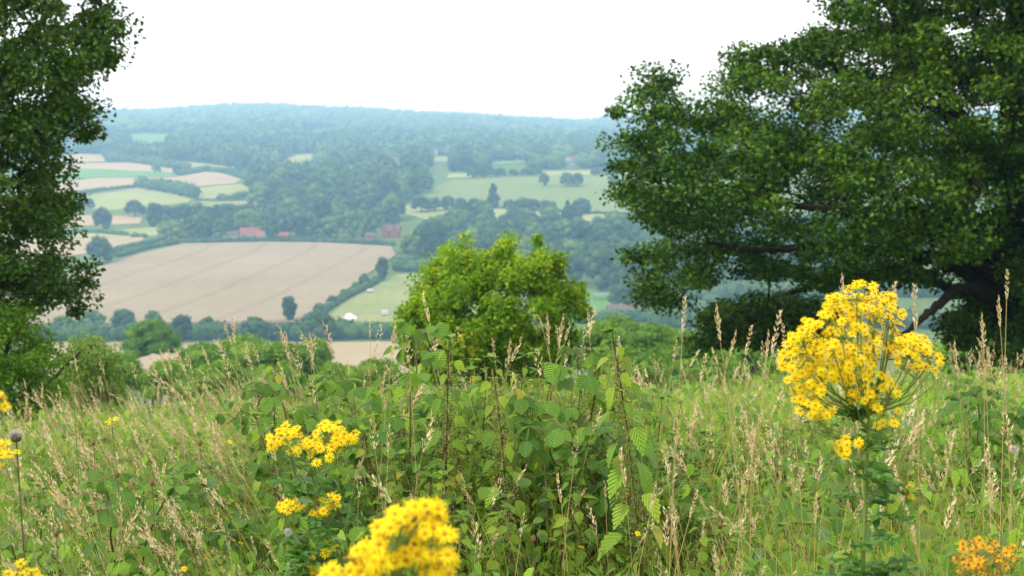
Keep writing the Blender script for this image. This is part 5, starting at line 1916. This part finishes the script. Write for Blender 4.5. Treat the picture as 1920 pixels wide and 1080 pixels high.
ragwort("blurred orange-yellow ragwort at the left edge below the shrub", 1.9, [([(-50, 728), (5, 730), (12, 745), (8, 765), (-50, 770)], 16)], (-20, 790), 16, .02, 6, brown=.3, depth=.05, leafy=False)
ragwort("small blurred ragwort flowers among pale grasses on the left", 6.2, [([(196, 785), (215, 778), (226, 786), (215, 795), (198, 794)], 8)], (210, 800), 8, .022, 7, depth=.05, leafy=False)
ragwort("withering ragwort with rusty brown flower heads in the bottom right corner", 2.6, [
    ([(1785, 1045), (1800, 1020), (1840, 1008), (1880, 1015), (1915, 1035), (1910, 1060), (1880, 1080), (1800, 1085)], 60)], (1845, 1110), 130, .021, 8, brown=.62, fm=FLO, depth=.07)

# ------------------------------------------------------------------ small flowers and seed heads
r = rs(150)
hawk = [(452, 1018, 3.3), (432, 828, 4.4), (1090, 1025, 3.4), (113, 936, 3.7), (130, 960, 3.6), (95, 922, 3.9), (306, 892, 4.0), (388, 1048, 3.3), (345, 1066, 3.2), (205, 912, 3.8), (1196, 1000, 3.5)]
hl = {452: "bottom left, left of the lowest ragwort tier", 432: "left of upper ragwort tier", 1090: "below the nettles in the middle", 113: "leftmost of a trio on the far left", 130: "largest of a trio on the far left", 95: "uppermost of a trio on the far left",
      306: "among brambles on the left", 388: "near the bottom edge, right one of two", 345: "near the bottom edge, left one of two", 205: "between the far left trio and the brambles", 1196: "under the tallest nettle"}
for k, (px, py, Yd) in enumerate(hawk):
    tip = at(px, py, Yd)
    zb = float(terr(tip[0], tip[1]))
    root = link('hawkbit', None, loc=(tip[0], Yd, zb), label="single small yellow flower on a thin stem, " + hl[px], cat='wildflower', group="small yellow flowers in the meadow")
    g = Geo()
    tube(g, [(0, 0, 0), (.02, 0, (tip[2] - zb) * .5), (0, 0, tip[2] - zb - .003)], [.001, .0009, .0008], 4)
    g.obj('stem', M['gstem'], root)
    o = link('flower', FLM[k % 4], root, loc=(0, 0, tip[2] - zb))
    o.rotation_euler = (.7, 0, r.rand() * 3)
    o.scale = (.0085,) * 3

brownh = [(220, 890, 3.9), (105, 1000, 3.5), (285, 905, 3.9), (645, 1060, 3.1), (375, 830, 4.2), (175, 830, 4.4), (1350, 985, 3.6), (1560, 1060, 3.2), (1000, 1010, 3.4), (1880, 870, 3.9), (1810, 760, 4.6), (1700, 860, 4.0)]
for k, (px, py, Yd) in enumerate(brownh):
    tip = at(px, py, Yd)
    zb = float(terr(tip[0], tip[1]))
    root = link('brown_seedhead', None, loc=(tip[0], Yd, zb), cat='seed head', group="dark brown seed heads in the meadow")
    later(root, "dark brown seed head", px, py)
    g = Geo()
    tube(g, [(.03, 0, 0), (.01, 0, (tip[2] - zb) * .6), (0, 0, tip[2] - zb)], [.0012, .001, .0009], 4)
    g.obj('stem', M['knap'], root)
    g = Geo()
    V0, F0 = ICO2
    V = V0 * np.array([.0065, .0065, .010]) * (1 + r.uniform(-.12, .12, (len(V0), 1))) + [0, 0, tip[2] - zb]
    g.add(V, F0)
    g.obj('head', M['knap'], root)


def puff(px, py, Yd, rad, label, dark=False):
    tip = at(px, py, Yd)
    zb = float(terr(tip[0], tip[1]))
    H = tip[2] - zb
    root = link('thistle' if dark else 'seed_puff', None, loc=(tip[0], Yd, zb), label=label, cat='thistle' if dark else 'seed head')
    g = Geo()
    tube(g, [(.02, 0, 0), (.01, 0, H * .6), (0, 0, H - rad * .3)], [.0022, .0018, .0014], 5)
    g.obj('stem', M['thistle' if dark else 'gstem'], root)
    g = Geo()
    n = 260
    d = norm(r.normal(size=(n, 3)))
    if dark:
        d[:, 2] = abs(d[:, 2])
        V0, F0 = ICO2
        gg = Geo()
        gg.add(V0 * rad * np.array([.62, .62, .55]) * (1 + r.uniform(-.1, .1, (len(V0), 1))) + [0, 0, H], F0)
        gg.obj('bud', M['thistle'], root)
        c = np.array([0, 0, H + rad * .3])
    else:
        c = np.array([0, 0, H])
    frusta(g, np.tile(c, (n, 1)), c + d * rad * r.uniform(.75, 1.0, (n, 1)), np.full(n, .0004), np.full(n, .0003), 3)
    g.obj('fluff', M['fluff'], root)


puff(30, 822, 3.0, .017, "dark thistle head with a tuft of white down at the left edge", True)
puff(540, 998, 3.2, .011, "round white seed clock beside the small ragwort stand")
puff(134, 680, 4.6, .007, "tiny white seed tuft on a thin stem over the left of the meadow")
puff(1900, 843, 4.2, .016, "pale fluffy seed head at the right edge of the meadow")

# ------------------------------------------------------------------ haze
m, n_ = mat_new("haze_air")
pv = N(n_, "ShaderNodeVolumePrincipled")
pv.inputs["Color"].default_value = (0.38, 0.66, 1.0, 1)
pv.inputs["Density"].default_value = 0.00034
pv.inputs["Absorption Color"].default_value = (0.5, 0.5, 0.5, 1)
pv.inputs["Anisotropy"].default_value = 0.0
o = N(n_, "ShaderNodeOutputMaterial")
n_.links.new(pv.outputs[0], o.inputs["Volume"])
g = Geo()
box(g, -5260, 5260, -5260, 5260, -1.0 + float(min(0, Z.min())), 106)
hz = g.obj("haze", m, kind='stuff', smooth=False, label="pale blue summer haze filling the air of the valley", cat="haze")
finish_labels()
for o in C.objects:
    if o.get("category") and len(o.get("label", "").split()) > 16:
        o["label"] = o["label"].replace("just ", "").replace("far ", "").replace(" with dark stem", "").replace("down and", "down")
print("objects", len(C.objects))
